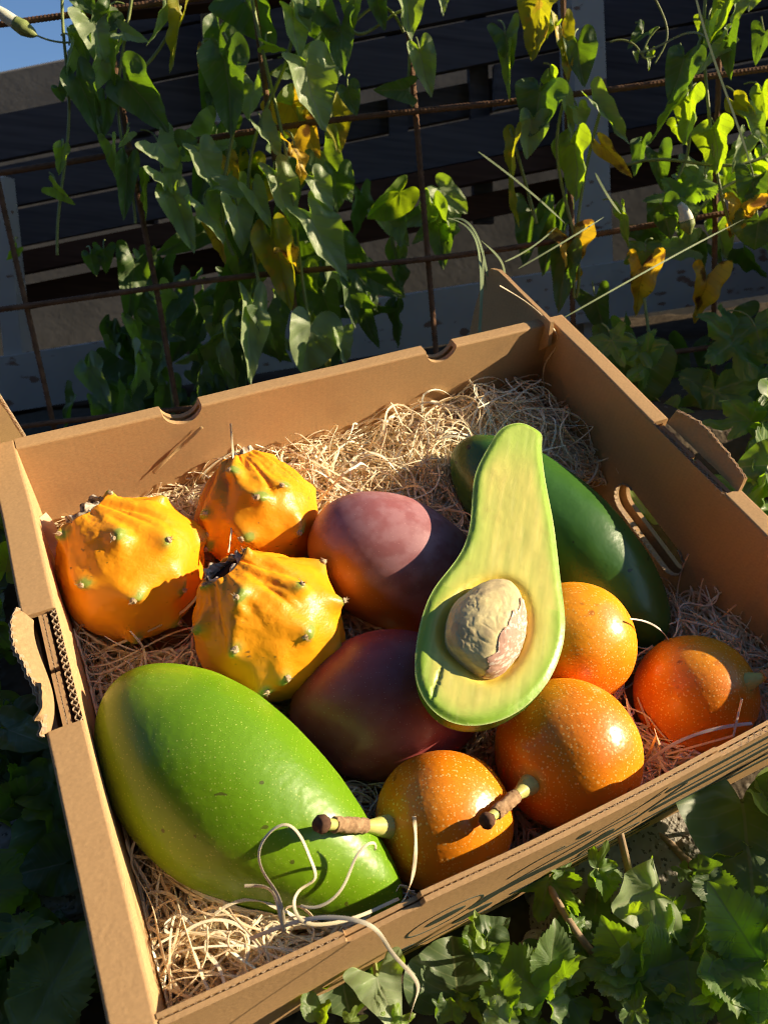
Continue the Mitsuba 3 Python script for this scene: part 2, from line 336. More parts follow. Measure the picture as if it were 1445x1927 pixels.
def pick(pr, fac, u, v):
    d = np.hypot(pr[:, 0] - u, pr[:, 1] - v) + (fac > -.03) * 1e4
    return int(np.argmin(d))
def at_depth(u, v, t):                              # box-frame point seen at (u, v) at camera depth t
    q = CAM + ray(u, v) * t - BO
    return np.array([q @ BX, q @ BY, q @ BZ])

# --- granadillas
def gran_col(p, n, uv):
    b = pf(p.x * 22, p.y * 22, p.z * 22, 3)
    c = mix((.73, .195, .005), (.88, .33, .009), smoothstep(.3, .7, b))
    c = mix(c, (.55, .30, .05), smoothstep(.975, .999, uv.x))
    s = dr.maximum(dr.maximum(spots3(p, 390, .30, 1, .05), spots3(p, 350, .28, 4, .10)), dr.maximum(spots3(p, 300, .25, 2, .2), spots3(p, 520, .30, 3, .15)))
    blem = smoothstep(.78, .86, pf(p.x * 110, p.y * 110, p.z * 110, 2))
    c = mix(c, (.30, .07, .01), .6 * blem)
    return mix(c, (.93, .60, .19), (.45 + .5 * pf(p.x * 45 + 7, p.y * 45, p.z * 45, 2)) * s)
bsdf('mat_granadilla', gran_col, .33, .5, lambda p, n, uv: pf(p.x * 420, p.y * 420, p.z * 420, 2) * .00018, clearcoat=.25, clearcoat_gloss=.8)
bsdf('mat_stem_green', lambda p, n, uv: mix((.40, .42, .09), (.60, .55, .20), pf(p.x * 300, p.y * 300, p.z * 300)), .45, .4)
bsdf('mat_stem_bark', lambda p, n, uv: mix((.16, .085, .04), (.50, .33, .19), pf(p.x * 420, p.y * 420, p.z * 420, 3)), .85, .15, lambda p, n, uv: pf(p.x * 600, p.y * 600, p.z * 600, 3) * .0008)
bsdf('mat_stem_cut', lambda p, n, uv: mix((.05, .022, .016), (.16, .085, .05), pf(p.x * 500, p.y * 500, p.z * 500)), .85, .15)
GR = 'orange speckled granadillas'
def granadilla(u, v, z, rpx, axis, asp, label, stem=None, seed=0):
    c = hit(u, v, z); dep = project(bw(c))[0, 2]; R = rpx * dep / FPX
    axis = nrm(axis); L = R * asp
    k = thing('granadilla', label, 'granadilla', GR)
    vv, f, uv, nn, _ = body(c - axis * L, c + axis * L, R, shape=(1, 1.02, 1, 1, 1), ends=(.5, .5), lump=.0022, lf=18, seed=seed)
    part(k, 'rind', trimesh.Trimesh(bw(vv), f, process=False), 'mat_granadilla', True, uv=uv)
    if stem:
        tip, r0 = stem; b0 = c + axis * L * .985
        p = smooth_line([b0 - axis * .004, b0 + (tip - b0) * .32, b0 + (tip - b0) * .62, tip], 40)
        s = np.linspace(0, 1, 40)
        g = p[:17]; part(k, 'stem', tube(bw(g), (r0 * (1.75 - 1.0 * smoothn(s[:17] / .42))), 18), 'mat_stem_green', 50, label='short green fruit stem')
        sk = f'{k}__stem'
        b = p[15:32]; bv = tube(bw(b), r0 * (1.02 + .10 * np.sin(np.arange(17) * 1.9) * .5), 18)
        bv.vertices += (meshkit.noise(np.array(bv.vertices) * 900, 3)[:, None] - .5) * .0012
        part(k, 'stem_bark', bv, 'mat_stem_bark', 50)
        part(k, 'stem_neck', tube(bw(p[31:37]), r0 * .74, 14), 'mat_stem_green', 50)
        e = tube(bw(p[35:]), r0 * np.array([.9, 1.12, 1.16, 1.1, .85]), 16)
        e.vertices += (meshkit.noise(np.array(e.vertices) * 700, 4)[:, None] - .5) * .001
        part(k, 'stem_end', e, 'mat_stem_cut', 50)
    return c, R
def smoothn(x): x = np.clip(x, 0, 1); return x * x * (3 - 2 * x)
c1 = hit(832, 1545, -.056); d1 = project(bw(c1))[0, 2]
tip1 = at_depth(597, 1551, d1 - .062); ax1 = nrm(at_depth(718, 1556, d1 - .020) - c1)
granadilla(834, 1547, -.056, 127, ax1, 1.02, 'front granadilla touching the green mango, its stem pointing left', (tip1, .0034), 1)
c2 = hit(1065, 1415, -.050); d2 = project(bw(c2))[0, 2]
st2 = at_depth(988, 1482, d2 - .030); tip2 = at_depth(911, 1549, d2 - .062)
granadilla(1066, 1416, -.050, 136, nrm(st2 - c2), .97, 'largest granadilla directly below the avocado half, stem pointing down left over its neighbour', (tip2, .0034), 2)
granadilla(1082, 1209, -.054, 114, nrm([.3, .2, .9]), .97, 'granadilla partly hidden behind the right edge of the avocado half', None, 3)
c4 = hit(1310, 1308, -.069); d4 = project(bw(c4))[0, 2]
st4 = at_depth(1396, 1286, d4 - .022); tip4 = at_depth(1490, 1254, d4 - .024)
granadilla(1308, 1309, -.069, 111, nrm(st4 - c4), 1.0, 'shaded granadilla in the right corner of the box', (tip4, .0036), 4)

# --- yellow dragon fruit
bsdf('mat_pitahaya', VC, .40, .45, lambda p, n, uv: (pf(p.x * 1100, p.y * 1100, p.z * 1100, 2) * .00016 + pf(p.x * 160, p.y * 160, p.z * 160, 2) * .0007), eps=2e-4, clearcoat=.15, clearcoat_gloss=.7)
bsdf('mat_areole', lambda p, n, uv: mix((.26, .17, .09), (.66, .52, .34), pf(p.x * 900, p.y * 900, p.z * 900, 3)), .9, .1)
bsdf('mat_calyx', lambda p, n, uv: mix((.05, .032, .025), (.62, .52, .40), smoothstep(.25, .65, pf(p.x * 330, p.y * 330, p.z * 330, 3))), .9, .1)
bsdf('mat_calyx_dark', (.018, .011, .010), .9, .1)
PG = 'yellow dragon fruits'
def pitahaya(c, R, L, crown, base_dir, areoles, label, seed, wr=1.0):
    """c centre, crown: direction of the opening; areoles: pixels of the thorn cushions"""
    ax = nrm(crown); A, B = c - ax * L * .95, c + ax * L * 1.05
    n, m = 300, 300
    v, f, uv, nn, _ = body(A, B, R, shape=(1.02, 1.03, 1.04, .97, .82), ends=(.5, .54), n=n, m=m, lump=.002, lf=22, seed=seed)
    t, ph = uv[:, 0], uv[:, 1]
    dirs = v - (A + (B - A) * t[:, None]); radl = np.linalg.norm(dirs, axis=1, keepdims=True)
    out = dirs / np.maximum(radl, 1e-6); mer = nrm(ax - nn * (nn @ ax)[:, None]); cir = np.cross(nn, mer)
    pr, fac = vis(v, nn)
    ids = [pick(pr, fac, *a) for a in areoles]
    r2 = np.random.default_rng(seed)
    for k in range(26):                              # the rest of the fruit, out of the camera's sight
        tt, pp = .08 + .84 * ((k * .618 + .3) % 1), (k * .382 * 1.7) % 1
        i = int(np.argmin((t - tt) ** 2 + (((ph - pp + .5) % 1) - .5) ** 2))
        if fac[i] > .05 and all(np.linalg.norm(v[i] - v[j]) > .016 for j in ids): ids.append(i)
    disp = np.zeros(len(v)); tang = np.zeros_like(v); green = np.zeros(len(v))
    for i in ids:
        d = v - v[i]; s = d @ mer[i]; q = d @ cir[i]
        near = (np.abs(s) < .05) & (np.abs(q) < .03) & ((nn * nn[i]).sum(1) > -.2)
        q = q + .003 * np.sin(s * 180 + i)
        sc = .8 + .5 * r2.random(); hgt = .0038 * sc
        ridge = np.where(s > 0, np.exp(-(s / .0120) ** 2), np.exp(-(s / .0078) ** 2)) * np.exp(-(q / .0070) ** 2)
        pt = np.exp(-(np.hypot(s, q) / .0038) ** 2)
        disp += near * (hgt * ridge + .0016 * sc * pt); tang += (near * pt * -.0016)[:, None] * mer[i]
        green = np.maximum(green, near * np.exp(-((s + .0005) / .0032) ** 2 - ((q - .0016) / .0038) ** 2) * (.75 + .5 * r2.random()))
    # folds that run down from the crown
    fold = meshkit.fbm(np.stack([np.cos(ph * 2 * np.pi) * 2.6 + seed, np.sin(ph * 2 * np.pi) * 2.6, t * 1.4], -1), 2, seed)
    folds = (np.abs(fold - .5) * 2) ** .8
    w8 = smoothn((t - .50) / .35)
    disp += -wr * .0026 * w8 * np.exp(-(folds / .30) ** 2) + .0020 * w8 * folds
    fine = meshkit.fbm(v * np.array([1, 1, 1]) * 190, 3, seed + 3) - .5
    disp += 0.0014 * fine * (.15 + smoothn((t - .5) / .3)) * smoothn((1 - t) / .05)
    # the crown: a hollow with a rim
    tc = smoothn((t - .945) / .02)
    sink = smoothn((t - .955) / .03)
    v2 = v + nn * (disp * (1 - tc))[:, None] + tang - ax * (sink * .010)[:, None]
    nz = np.clip(meshkit.fbm(v * 40, 4, seed + 8) * 1.2 - .1, 0, 1) * .8
    col = np.array([.86, .31, .006]) * (1 - nz[:, None]) + np.array([.90, .37, .008]) * nz[:, None]
    low = smoothn((.30 - t) / .35)[:, None] * .6
    col = col * (1 - low) + np.array([.58, .47, .03]) * low
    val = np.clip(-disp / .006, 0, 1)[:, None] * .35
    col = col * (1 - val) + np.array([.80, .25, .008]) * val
    g = np.clip(green * 1.7 * (.6 + .8 * meshkit.noise(v * 500, 5)), 0, 1)[:, None]
    col = col * (1 - g) + np.array([.26, .32, .05]) * g
    sp = smoothn((meshkit.noise(v * 520, seed) - .86) / .06) * (meshkit.noise(v * 55, seed + 1) > .60)
    col = col * (1 - sp[:, None] * .8) + np.array([.16, .07, .02]) * sp[:, None] * .8
    dk = smoothn((t - .962) / .012)[:, None]
    col = col * (1 - dk) + np.array([.06, .035, .025]) * dk
    k = thing('yellow_dragon_fruit', label, 'dragon fruit', PG)
    part(k, 'skin', trimesh.Trimesh(bw(v2), f, process=False), 'mat_pitahaya', True, color=col)
    nn2 = meshkit.arrays((v2, f), True)[2]
    for i in ids:
        s = trimesh.creation.icosphere(2, 1.0); p = np.array(s.vertices)
        p = p * (1 + .55 * (meshkit.noise(p * 2.3, i) - .5)[:, None]); up = nn2[i]; e = nrm(np.cross(up, [.3, .5, .8])); h_ = np.cross(up, e)
        rr = .0016 * (.8 + .5 * r2.random())
        p = v2[i] + rr * (p[:, :1] * e + p[:, 1:2] * h_ * 1.15 + p[:, 2:] * up * .8)
        vs = [(p, s.faces)]
        for q in range(4):                           # a few stubs of thorns
            d = nrm(up * .6 + e * r2.normal() + h_ * r2.normal())
            tb = tube([v2[i] + up * .0008, v2[i] + up * .0008 + d * .0022 * (.6 + r2.random())], [.00035, .0001], 5); vs.append((np.array(tb.vertices), tb.faces))
        a = cat_meshes(vs)
        part(k, 'areole', trimesh.Trimesh(bw(a.vertices), a.faces, process=False), 'mat_areole', 40)
    # dried calyx: ragged paper rim round a dark hole
    e = nrm(np.cross(ax, [.2, .9, .1])); h_ = np.cross(ax, e); top = A + (B - A) * .955
    a = np.linspace(0, 2 * np.pi, 91)[:-1]; rb = np.linalg.norm(v2[(t > .946) & (t < .956)] - (A + (B - A) * .951), axis=1).mean() * .98
    Vs, ns = [], 7
    for q in range(ns):
        s_ = q / (ns - 1); hh = -.006 + .0085 * s_ * (.45 + .9 * meshkit.noise(np.stack([np.cos(a) * 3, np.sin(a) * 3, a * 0 + seed], -1), 2))
        rr = rb * (.92 - .10 * s_) + .0016 * (meshkit.noise(np.stack([np.cos(a) * 5, np.sin(a) * 5, a * 0 + q * .7], -1), seed) - .5) * 2
        Vs.append(top + ax * hh[:, None] + e * (np.cos(a) * rr)[:, None] + h_ * (np.sin(a) * rr)[:, None])
    inner = [x - (x - top - ax * (((x - top) @ ax)[:, None])) * .12 for x in Vs[::-1]]
    g = np.array(Vs + inner); nr, nc = g.shape[:2]
    i, j = np.meshgrid(np.arange(nr - 1), np.arange(nc), indexing='ij')
    qd = np.stack([i * nc + j, i * nc + (j + 1) % nc, (i + 1) * nc + (j + 1) % nc, (i + 1) * nc + j], -1).reshape(-1, 4)
    part(k, 'calyx', trimesh.Trimesh(bw(g.reshape(-1, 3)), np.vstack([qd[:, :3], qd[:, [0, 2, 3]]]), process=False), 'mat_calyx', 40, 'dry brown calyx rim round a dark hole')
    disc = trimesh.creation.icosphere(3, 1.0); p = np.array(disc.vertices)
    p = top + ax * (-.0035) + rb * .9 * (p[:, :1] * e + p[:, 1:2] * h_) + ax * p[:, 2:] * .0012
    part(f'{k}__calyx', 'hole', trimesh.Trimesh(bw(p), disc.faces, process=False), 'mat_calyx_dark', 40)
def facing(u, v, z, du, dv, toward):
    """direction in the box frame that points (du, dv) in the picture and 'toward' the camera"""
    c = hit(u, v, z); t = project(bw(c))[0, 2]
    return c, nrm(at_depth(u + du, v + dv, t - toward) - c)
ca, da = facing(250, 1068, -.050, -85, -100, .012)
pitahaya(ca, .0440, .0470, da, None, [(215, 1018), (308, 1020), (160, 1095), (247, 1122), (335, 1104), (258, 1190), (328, 1160), (372, 1010), (205, 933), (142, 940), (126, 1005), (300, 945)], 'leftmost yellow dragon fruit beside the left wall of the box', 5)
cb, db = facing(487, 972, -.046, -32, -100, .004)
pitahaya(cb, .0378, .0440, db, None, [(483, 937), (438, 890), (552, 996), (396, 965), (455, 1008), (525, 915), (590, 1010), (400, 1020)], 'yellow dragon fruit nearest the back wall, with its crown upright', 8, 1.2)
cc, dc = facing(505, 1178, -.045, -85, -108, .016)
pitahaya(cc, .0422, .0470, dc, None, [(450, 1127), (558, 1106), (568, 1196), (448, 1217), (626, 1134), (628, 1218), (535, 1268), (388, 1098), (458, 1043), (375, 1180), (500, 1290), (600, 1060)], 'front yellow dragon fruit between the green mango and the red mangoes', 13)

# --- mangoes
YC, YD = [0, 0, 0], [0, 0, 1]
def gm_col(p, n, uv):
    b = pf(p.x * 16, p.y * 16, p.z * 16, 3)
    c = mix((.12, .26, .004), (.19, .34, .006), smoothstep(.3, .7, b))
    side = smoothstep(.022, .052, (p.x - YC[0]) * YD[0] + (p.y - YC[1]) * YD[1] + (p.z - YC[2]) * YD[2] + .028 * (pf(p.x * 22 + 3, p.y * 22, p.z * 22, 2) - .5))
    c = mix(c, (.31, .25, .012), .35 * side)
    s = dr.maximum(spots3(p, 460, .24, 5, .05), spots3(p, 640, .26, 6, .15))
    c = mix(c, (.42, .50, .10), .62 * s)
    return mix(c, (.06, .035, .012), .7 * smoothstep(.83, .87, pf(p.x * 190, p.y * 190, p.z * 190, 2)))
bsdf('mat_green_mango', gm_col, .36, .5, lambda p, n, uv: pf(p.x * 260, p.y * 260, p.z * 260, 2) * .00022, clearcoat=.3, clearcoat_gloss=.75)
A, B = at_depth(262, 1330, .412), at_depth(745, 1702, .375)
ax = nrm(B - A)
v, f, uv, nn, _ = body(A - ax * .018, B + ax * .002, .0445, shape=(1.08, 1.07, 1.0, .83, .60), ends=(.50, .52), bend=(-.004, .004, 0), lump=.0035, lf=13, seed=2, n=180, m=160)
YC = [float(a) for a in bw(v.mean(0))[0]]; YD = [float(a) for a in nrm(bw(at_depth(250, 1640, .40))[0] - np.array(YC))]
solo('green_mango', trimesh.Trimesh(bw(v), f, process=False), 'mat_green_mango', True, 'big green mango with pale specks at the front left of the box', 'mango', uv=uv)
RC, RD = [0, 0, 0], [0, 0, 1]
def red_col(k0, bl):
    def fn(p, n, uv):
        q = uv.x + .12 * (pf(p.x * 30, p.y * 30, p.z * 30, 3) - .5)
        c = mix((.30, .036, .026), (.16, .022, .028), pf(p.x * 40, p.y * 40, p.z * 40, 3))
        c = mix(c, (.26, .032, .026), smoothstep(.56, .74, pf(p.x * 33 + 9, p.y * 33, p.z * 33, 2)))
        ye = smoothstep(k0, k0 + .030, (p.x - RC[0]) * RD[0] + (p.y - RC[1]) * RD[1] + (p.z - RC[2]) * RD[2] + .03 * (pf(p.x * 24, p.y * 24, p.z * 24, 3) - .5))
        c = mix(c, (.46, .17, .018), .9 * ye)
        bloom = (.55 + .45 * smoothstep(.30, .66, pf(p.x * 130 + 4, p.y * 130, p.z * 130, 4))) * smoothstep(.2, .5, 1 - ye)
        c = mix(c, (.44, .23, .25), bl * bloom)
        return mix(c, (.62, .38, .32), .5 * dr.maximum(spots3(p, 420, .16, 8, .2), spots3(p, 620, .2, 9, .3)))
    return fn
bsdf('mat_red_mango', red_col(.006, .75), .46, .4, clearcoat=.12, clearcoat_gloss=.6)
bsdf('mat_red_mango_low', red_col(.5, .22), .40, .45, clearcoat=.2, clearcoat_gloss=.65)
A, B = at_depth(588, 985, .497), at_depth(925, 1145, .520)
RC = [float(a) for a in bw((A + B) / 2)[0]]; RD = [float(a) for a in nrm(bw(at_depth(640, 1190, .50))[0] - np.array(RC))]
v, f, uv, nn, _ = body(A, B, .0415, shape=(1.0, 1.04, 1.02, .96, .92), ends=(.46, .5), lump=.0015, lf=16, seed=4)
RG = 'red mangoes'
solo('red_mango', trimesh.Trimesh(bw(v), f, process=False), 'mat_red_mango', True, 'upper red mango with a dusty violet bloom, half in the shadow of the avocado', 'mango', RG, uv=uv)
A, B = at_depth(545, 1352, .446), at_depth(905, 1300, .462)
v, f, uv, nn, _ = body(A, B, .0420, shape=(.98, 1.02, 1.03, .98, .95), ends=(.52, .47), lump=.0015, lf=16, seed=6)
solo('red_mango', trimesh.Trimesh(bw(v), f, process=False), 'mat_red_mango_low', True, 'lower dark red mango between the green mango and the avocado half', 'mango', RG, uv=uv)

# --- whole avocado under the half
def avo_col(p, n, uv):
    b = pf(p.x * 30, p.y * 30, p.z * 30, 3)
    c = mix((.022, .085, .010), (.05, .14, .016), b)
    c = mix(c, (.085, .12, .02), .5 * spots3(p, 420, .16, 3, .3))
    return mix(c, (.012, .014, .008), .8 * smoothstep(.80, .86, pf(p.x * 200, p.y * 70, p.z * 200, 2)))
bsdf('mat_avocado_skin', avo_col, .32, .5, lambda p, n, uv: pf(p.x * 240, p.y * 240, p.z * 240, 3) * .0002, clearcoat=.4, clearcoat_gloss=.8)
A, B = at_depth(862, 836, .577), at_depth(1244, 1212, .519)
v, f, uv, nn, _ = body(A, B, .0400, shape=(.90, .98, 1.02, 1.05, 1.02), ends=(.46, .48), bend=(.003, -.004, 0), lump=.0014, lf=24, seed=7)
solo('whole_avocado', trimesh.Trimesh(bw(v), f, process=False), 'mat_avocado_skin', True, 'dark green whole avocado lying in shade behind the avocado half', 'avocado', uv=uv)

# --- avocado half: a cut face, the skin under it, the stone
OUT = [(965, 797), (990, 798), (1006, 806), (1018, 815), (1020, 830), (1020, 855), (1024, 890), (1030, 925), (1038, 965), (1045, 1010), (1051, 1060), (1058, 1115), (1063, 1165), (1060, 1210), (1050, 1245), (1033, 1280),
       (1010, 1310), (982, 1335), (952, 1352), (918, 1363), (880, 1366), (845, 1358), (815, 1338), (794, 1310), (782, 1275), (781, 1235), (787, 1190), (799, 1145), (817, 1107), (843, 1073), (866, 1041), (881, 1003), (887, 960),
       (889, 925), (894, 893), (907, 862), (924, 832), (944, 806)]
zt_, zb_ = .004, -.004
P0 = hit(900, 1366, zb_); P1 = hit(985, 798, zt_)
hx_ = nrm(np.cross(P1 - P0, [0, 0, 1.]) ) ; hy_ = nrm(P1 - P0); hz_ = np.cross(hx_, hy_)
def onface(u, v):
    r = ray(u, v); r = np.array([r @ BX, r @ BY, r @ BZ]); o = CAM - BO; o = np.array([o @ BX, o @ BY, o @ BZ])
    q = o + r * ((P0 - o) @ hz_ / (r @ hz_)) - P0
    return np.array([q @ hx_, q @ hy_])
def face3(xy, h=0): return P0 + xy[:, :1] * hx_ + xy[:, 1:2] * hy_ + np.broadcast_to(h, (len(xy),))[:, None] * hz_
poly2 = np.array([onface(*p) for p in OUT]); poly2 = smooth_line(np.vstack([poly2, poly2[:1]]), 220)[:-1]
PG2 = Polygon(poly2).buffer(0)
hs = .0011; x0, y0, x1, y1 = PG2.bounds
gx, gy = np.meshgrid(np.arange(x0, x1, hs), np.arange(y0, y1, hs)); inside = shapely.contains_xy(PG2, gx, gy)
U = np.zeros(gx.shape)
for _ in range(3000):                               # membrane over the outline: its root is the depth of the fruit
    Q = np.pad(U, 1); U = np.where(inside, (Q[2:, 1:-1] + Q[:-2, 1:-1] + Q[1:-1, 2:] + Q[1:-1, :-2] + hs * hs) / 4, 0)
H = np.sqrt(np.maximum(4 * U, 0)) * .92
inn = PG2.buffer(-.0009); ptsin = np.column_stack([gx[inside], gy[inside]]); ptsin = ptsin[shapely.contains_xy(inn, ptsin)] + rng.normal(0, .00008, (int(shapely.contains_xy(inn, ptsin).sum()), 2))
rings = [poly2] + [np.array([PG2.buffer(-o).exterior.interpolate(s, True).coords[0] for s in np.linspace(0, 1, 260)[:-1]]) for o in (.0004, .0008)]
pts = np.vstack(rings + [ptsin]); tri = Delaunay(pts).simplices
tri = tri[shapely.contains_xy(PG2.buffer(1e-6), pts[tri].mean(1))]
a_ = pts[tri]; cr = np.cross(a_[:, 1] - a_[:, 0], a_[:, 2] - a_[:, 0]); tri[cr < 0] = tri[cr < 0][:, ::-1]
dist = shapely.distance(PG2.exterior, shapely.points(pts))
sp_ = [onface(*p) for p in ((940, 1096), (965, 1106), (981, 1130), (988, 1165), (984, 1205), (965, 1245), (940, 1270), (912, 1276), (885, 1262), (857, 1240), (838, 1215), (836, 1185), (848, 1150), (875, 1122), (905, 1103))]
seedc = np.mean(sp_, 0); SP = Polygon(smooth_line(sp_ + sp_[:1], 80)[:-1]).buffer(0)
ds = shapely.distance(SP, shapely.points(pts))
along = (pts[:, 1] - y0) / (y1 - y0)
streak = meshkit.fbm(np.stack([pts[:, 0] * 420, pts[:, 1] * 40, pts[:, 0] * 0], -1), 3, 2)
blot = meshkit.fbm(np.column_stack([pts * 60, pts[:, 0] * 0]), 3, 4)
lw = (.0068 + .003 * (along < .35)) * (.75 + .5 * blot)
k1 = smoothn(dist / lw); k2 = smoothn((dist - .35 * lw) / (lw * 1.1))
side = smoothn((pts[:, 0] - (x0 + x1) / 2 - .004) / .010) * smoothn((along - .15) / .2) * smoothn((.75 - along) / .2)
col = np.array([.235, .43, .028]) * (1 - k1)[:, None] + np.array([.47, .60, .12]) * k1[:, None]
k2 = (k2 * (1 - .55 * side) * (.75 + .5 * (streak - .5)) * smoothn((.93 - along) / .18))[:, None].clip(0, 1)
col = col * (1 - k2) + np.array([.72, .62, .17]) * k2
yel = (np.exp(-(ds / .006) ** 2) * .75)[:, None]
col = col * (1 - yel) + np.array([.68, .47, .04]) * yel
col *= (1 + .30 * (streak - .5))[:, None]
fib_ = smoothn((meshkit.noise(np.column_stack([pts[:, 0] * 900, pts[:, 1] * 55, pts[:, 0] * 0 + 3]), 5) - .78) / .1)[:, None] * .12
col = col * (1 - fib_) + np.array([.86, .80, .36]) * fib_
brn = smoothn((meshkit.fbm(np.column_stack([pts * 130, pts[:, 0] * 0]), 3, 14) - .66) / .08)[:, None] * .16 * (dist > .004)[:, None]
col = col * (1 - brn) + np.array([.50, .40, .10]) * brn
rim = np.exp(-(dist / .00055) ** 2)[:, None]
col = col * (1 - rim) + np.array([.55, .66, .22]) * rim
scr = (np.abs(pts[:, 0] - np.interp(pts[:, 1], [onface(812, 1315)[1], onface(830, 1262)[1]], [onface(812, 1315)[0], onface(830, 1262)[0]])) < .0009) & (pts[:, 1] > onface(812, 1318)[1]) & (pts[:, 1] < onface(830, 1258)[1])
hz = .0016 * smoothn(dist / .004) - .0035 * np.exp(-(ds / .0035) ** 2) + .00015 * (streak - .5) + .0006 * (blot - .5)
hz = hz - .0010 * scr; col[scr] = col[scr] * .6 + np.array([.12, .2, .02]) * .4
hz[:len(poly2)] = 0
kh = thing('avocado_half', 'halved avocado with yellow green flesh and its stone, laid on top of the other fruit', 'avocado half')
bsdf('mat_flesh', VC, .38, .45, lambda p, n, uv: pf(p.x * 300, p.y * 300, p.z * 300, 3) * .00018, clearcoat=.2, clearcoat_gloss=.7)
part(kh, 'flesh', trimesh.Trimesh(bw(face3(pts, hz)), tri, process=False), 'mat_flesh', True, color=col)
inn2 = shapely.contains_xy(PG2.buffer(-.0008), gx.ravel(), gy.ravel())
ss = np.sin(np.linspace(0, np.pi / 2, 7))[1:6]
sk = [poly2]; skh = [np.full(len(poly2), -.0003)]
from scipy.interpolate import RegularGridInterpolator
Hf = RegularGridInterpolator((gy[:, 0], gx[0]), H, bounds_error=False, fill_value=0)
for o in (.0003, .0008, .0016):
    q = np.array([PG2.buffer(-o).exterior.interpolate(s, True).coords[0] for s in np.linspace(0, 1, 240)[:-1]])
    sk.append(q); skh.append(-np.sqrt(2 * o * .034))
q = np.column_stack([gx.ravel()[inn2], gy.ravel()[inn2]]); dq = shapely.distance(PG2.exterior, shapely.points(q)); q = q[dq > .0024]
sk.append(q); skh.append(-np.maximum(Hf(q[:, ::-1]), np.sqrt(2 * .0016 * .034)))
sp2 = np.vstack(sk); sh = np.concatenate([np.broadcast_to(h_, (len(s_),)) for h_, s_ in zip(skh, sk)])
tr2 = Delaunay(sp2 + rng.normal(0, 1e-6, sp2.shape)).simplices; tr2 = tr2[shapely.contains_xy(PG2.buffer(1e-6), sp2[tr2].mean(1))]
a_ = sp2[tr2]; cr = np.cross(a_[:, 1] - a_[:, 0], a_[:, 2] - a_[:, 0]); tr2[cr > 0] = tr2[cr > 0][:, ::-1]
def halfskin(p, n, uv):
    c = mix((.05, .13, .015), (.10, .20, .02), pf(p.x * 60, p.y * 60, p.z * 60, 3))
    return mix(c, (.55, .36, .05), smoothstep(.50, .62, pf(p.x * 28 + 1.7, p.y * 28, p.z * 28, 2)))
bsdf('mat_half_skin', halfskin, .35, .5, lambda p, n, uv: pf(p.x * 240, p.y * 240, p.z * 240, 3) * .0004, clearcoat=.3, clearcoat_gloss=.8)
part(kh, 'skin', trimesh.Trimesh(bw(face3(sp2, sh)), tr2, process=False), 'mat_half_skin', True)
for o in np.linspace(0.1, .9, 12):
    c = face3(np.array([[np.interp(o, [0, 1], [0, 0]) + PG2.intersection(sbox(x0, y0 + (y1 - y0) * o - .003, x1, y0 + (y1 - y0) * o + .003)).centroid.x, y0 + (y1 - y0) * o]]))[0]
    hh = float(Hf([[c @ hy_ - P0 @ hy_, c @ hx_ - P0 @ hx_]])[0]); FRUIT.append((c - hz_ * hh * .45, hh * .95))
# the stone
ico = trimesh.creation.icosphere(6, 1.0); p = np.array(ico.vertices)
th_ = np.arctan2(p[:, 1], p[:, 0])
ext = np.array(SP.exterior.coords) - seedc; ea = np.arctan2(ext[:, 1], ext[:, 0]); er = np.hypot(ext[:, 0], ext[:, 1]); o = np.argsort(ea)
rad = np.interp(th_, np.r_[ea[o] - 2 * np.pi, ea[o], ea[o] + 2 * np.pi], np.tile(er[o], 3))
hr = np.hypot(p[:, 0], p[:, 1])
xy = seedc + np.column_stack([np.cos(th_), np.sin(th_)]) * (rad * hr)[:, None] * 1.0
zz = p[:, 2] * np.where(p[:, 2] > 0, .0165, .016)
nl = meshkit.fbm(p * 2.2, 3, 3) - .5; wr_ = np.abs(meshkit.fbm(p * 4.2 + 5, 3, 9) - .5)
zz = zz + (.0015 * nl - .0002 * np.exp(-(wr_ / .08) ** 2)) * (p[:, 2] > -.2)
xy = xy + np.column_stack([nl, nl]) * 0 + (xy - seedc) * (nl * .10)[:, None]
e1 = meshkit.fbm(p * 3 + 2, 4, 1)[:, None]; e2 = meshkit.fbm(p * 9, 3, 6)[:, None]
scol = np.array([.66, .52, .24]) * (1 - e1) + np.array([.84, .72, .38]) * e1
b_ = smoothn((meshkit.fbm(p * 1.7 + 7, 3, 12) - .52) / .1)[:, None] * .6
scol = scol * (1 - b_) + np.array([.44, .33, .20]) * b_
scol *= .8 + .4 * e2
bsdf('mat_stone', VC, .62, .3, lambda p, n, uv: pf(p.x * 330, p.y * 330, p.z * 330, 3) * .00015)
ks = part(kh, 'stone', trimesh.Trimesh(bw(face3(xy, zz)), ico.faces, process=False), 'mat_stone', True, 'tan stone with wrinkled coat', color=scol)
FRUIT.append((face3(seedc[None])[0], .017))
# its seed coat peeled open on the right: a thin shell patch over the stone
cen = xy[ico.faces].mean(1) - seedc; cz = p[ico.faces].mean(1)
ang_ = meshkit.noise(cz * 5, 4) * .006
lo_, hi_ = onface(958, 1180) - seedc, onface(918, 1262) - seedc
nrm_ = nrm(np.array([-(hi_ - lo_)[1], (hi_ - lo_)[0]]))
if nrm_ @ (onface(985, 1200) - seedc) < 0: nrm_ = -nrm_
sd = (cen - lo_) @ nrm_ + ang_ - .003
keep = (sd > 0) & (cen[:, 1] < (onface(960, 1150) - seedc)[1] + ang_) & (cz[:, 2] > -.05)
fc = ico.faces[keep]; uq, iv = np.unique(fc, return_inverse=True); fc = iv.reshape(-1, 3)
pa = face3(xy[uq], zz[uq]); on = meshkit.arrays((face3(xy, zz), ico.faces), True)[2][uq]; on = on * np.sign((on * (pa - face3(seedc[None], -.004))).sum(1))[:, None]
vein = meshkit.fbm(p[uq] * 14, 3, 8)
ccol = np.array([.52, .30, .22]) * smoothn((vein - .38) / .1)[:, None] + np.array([.74, .60, .50]) * (1 - smoothn((vein - .38) / .1))[:, None]
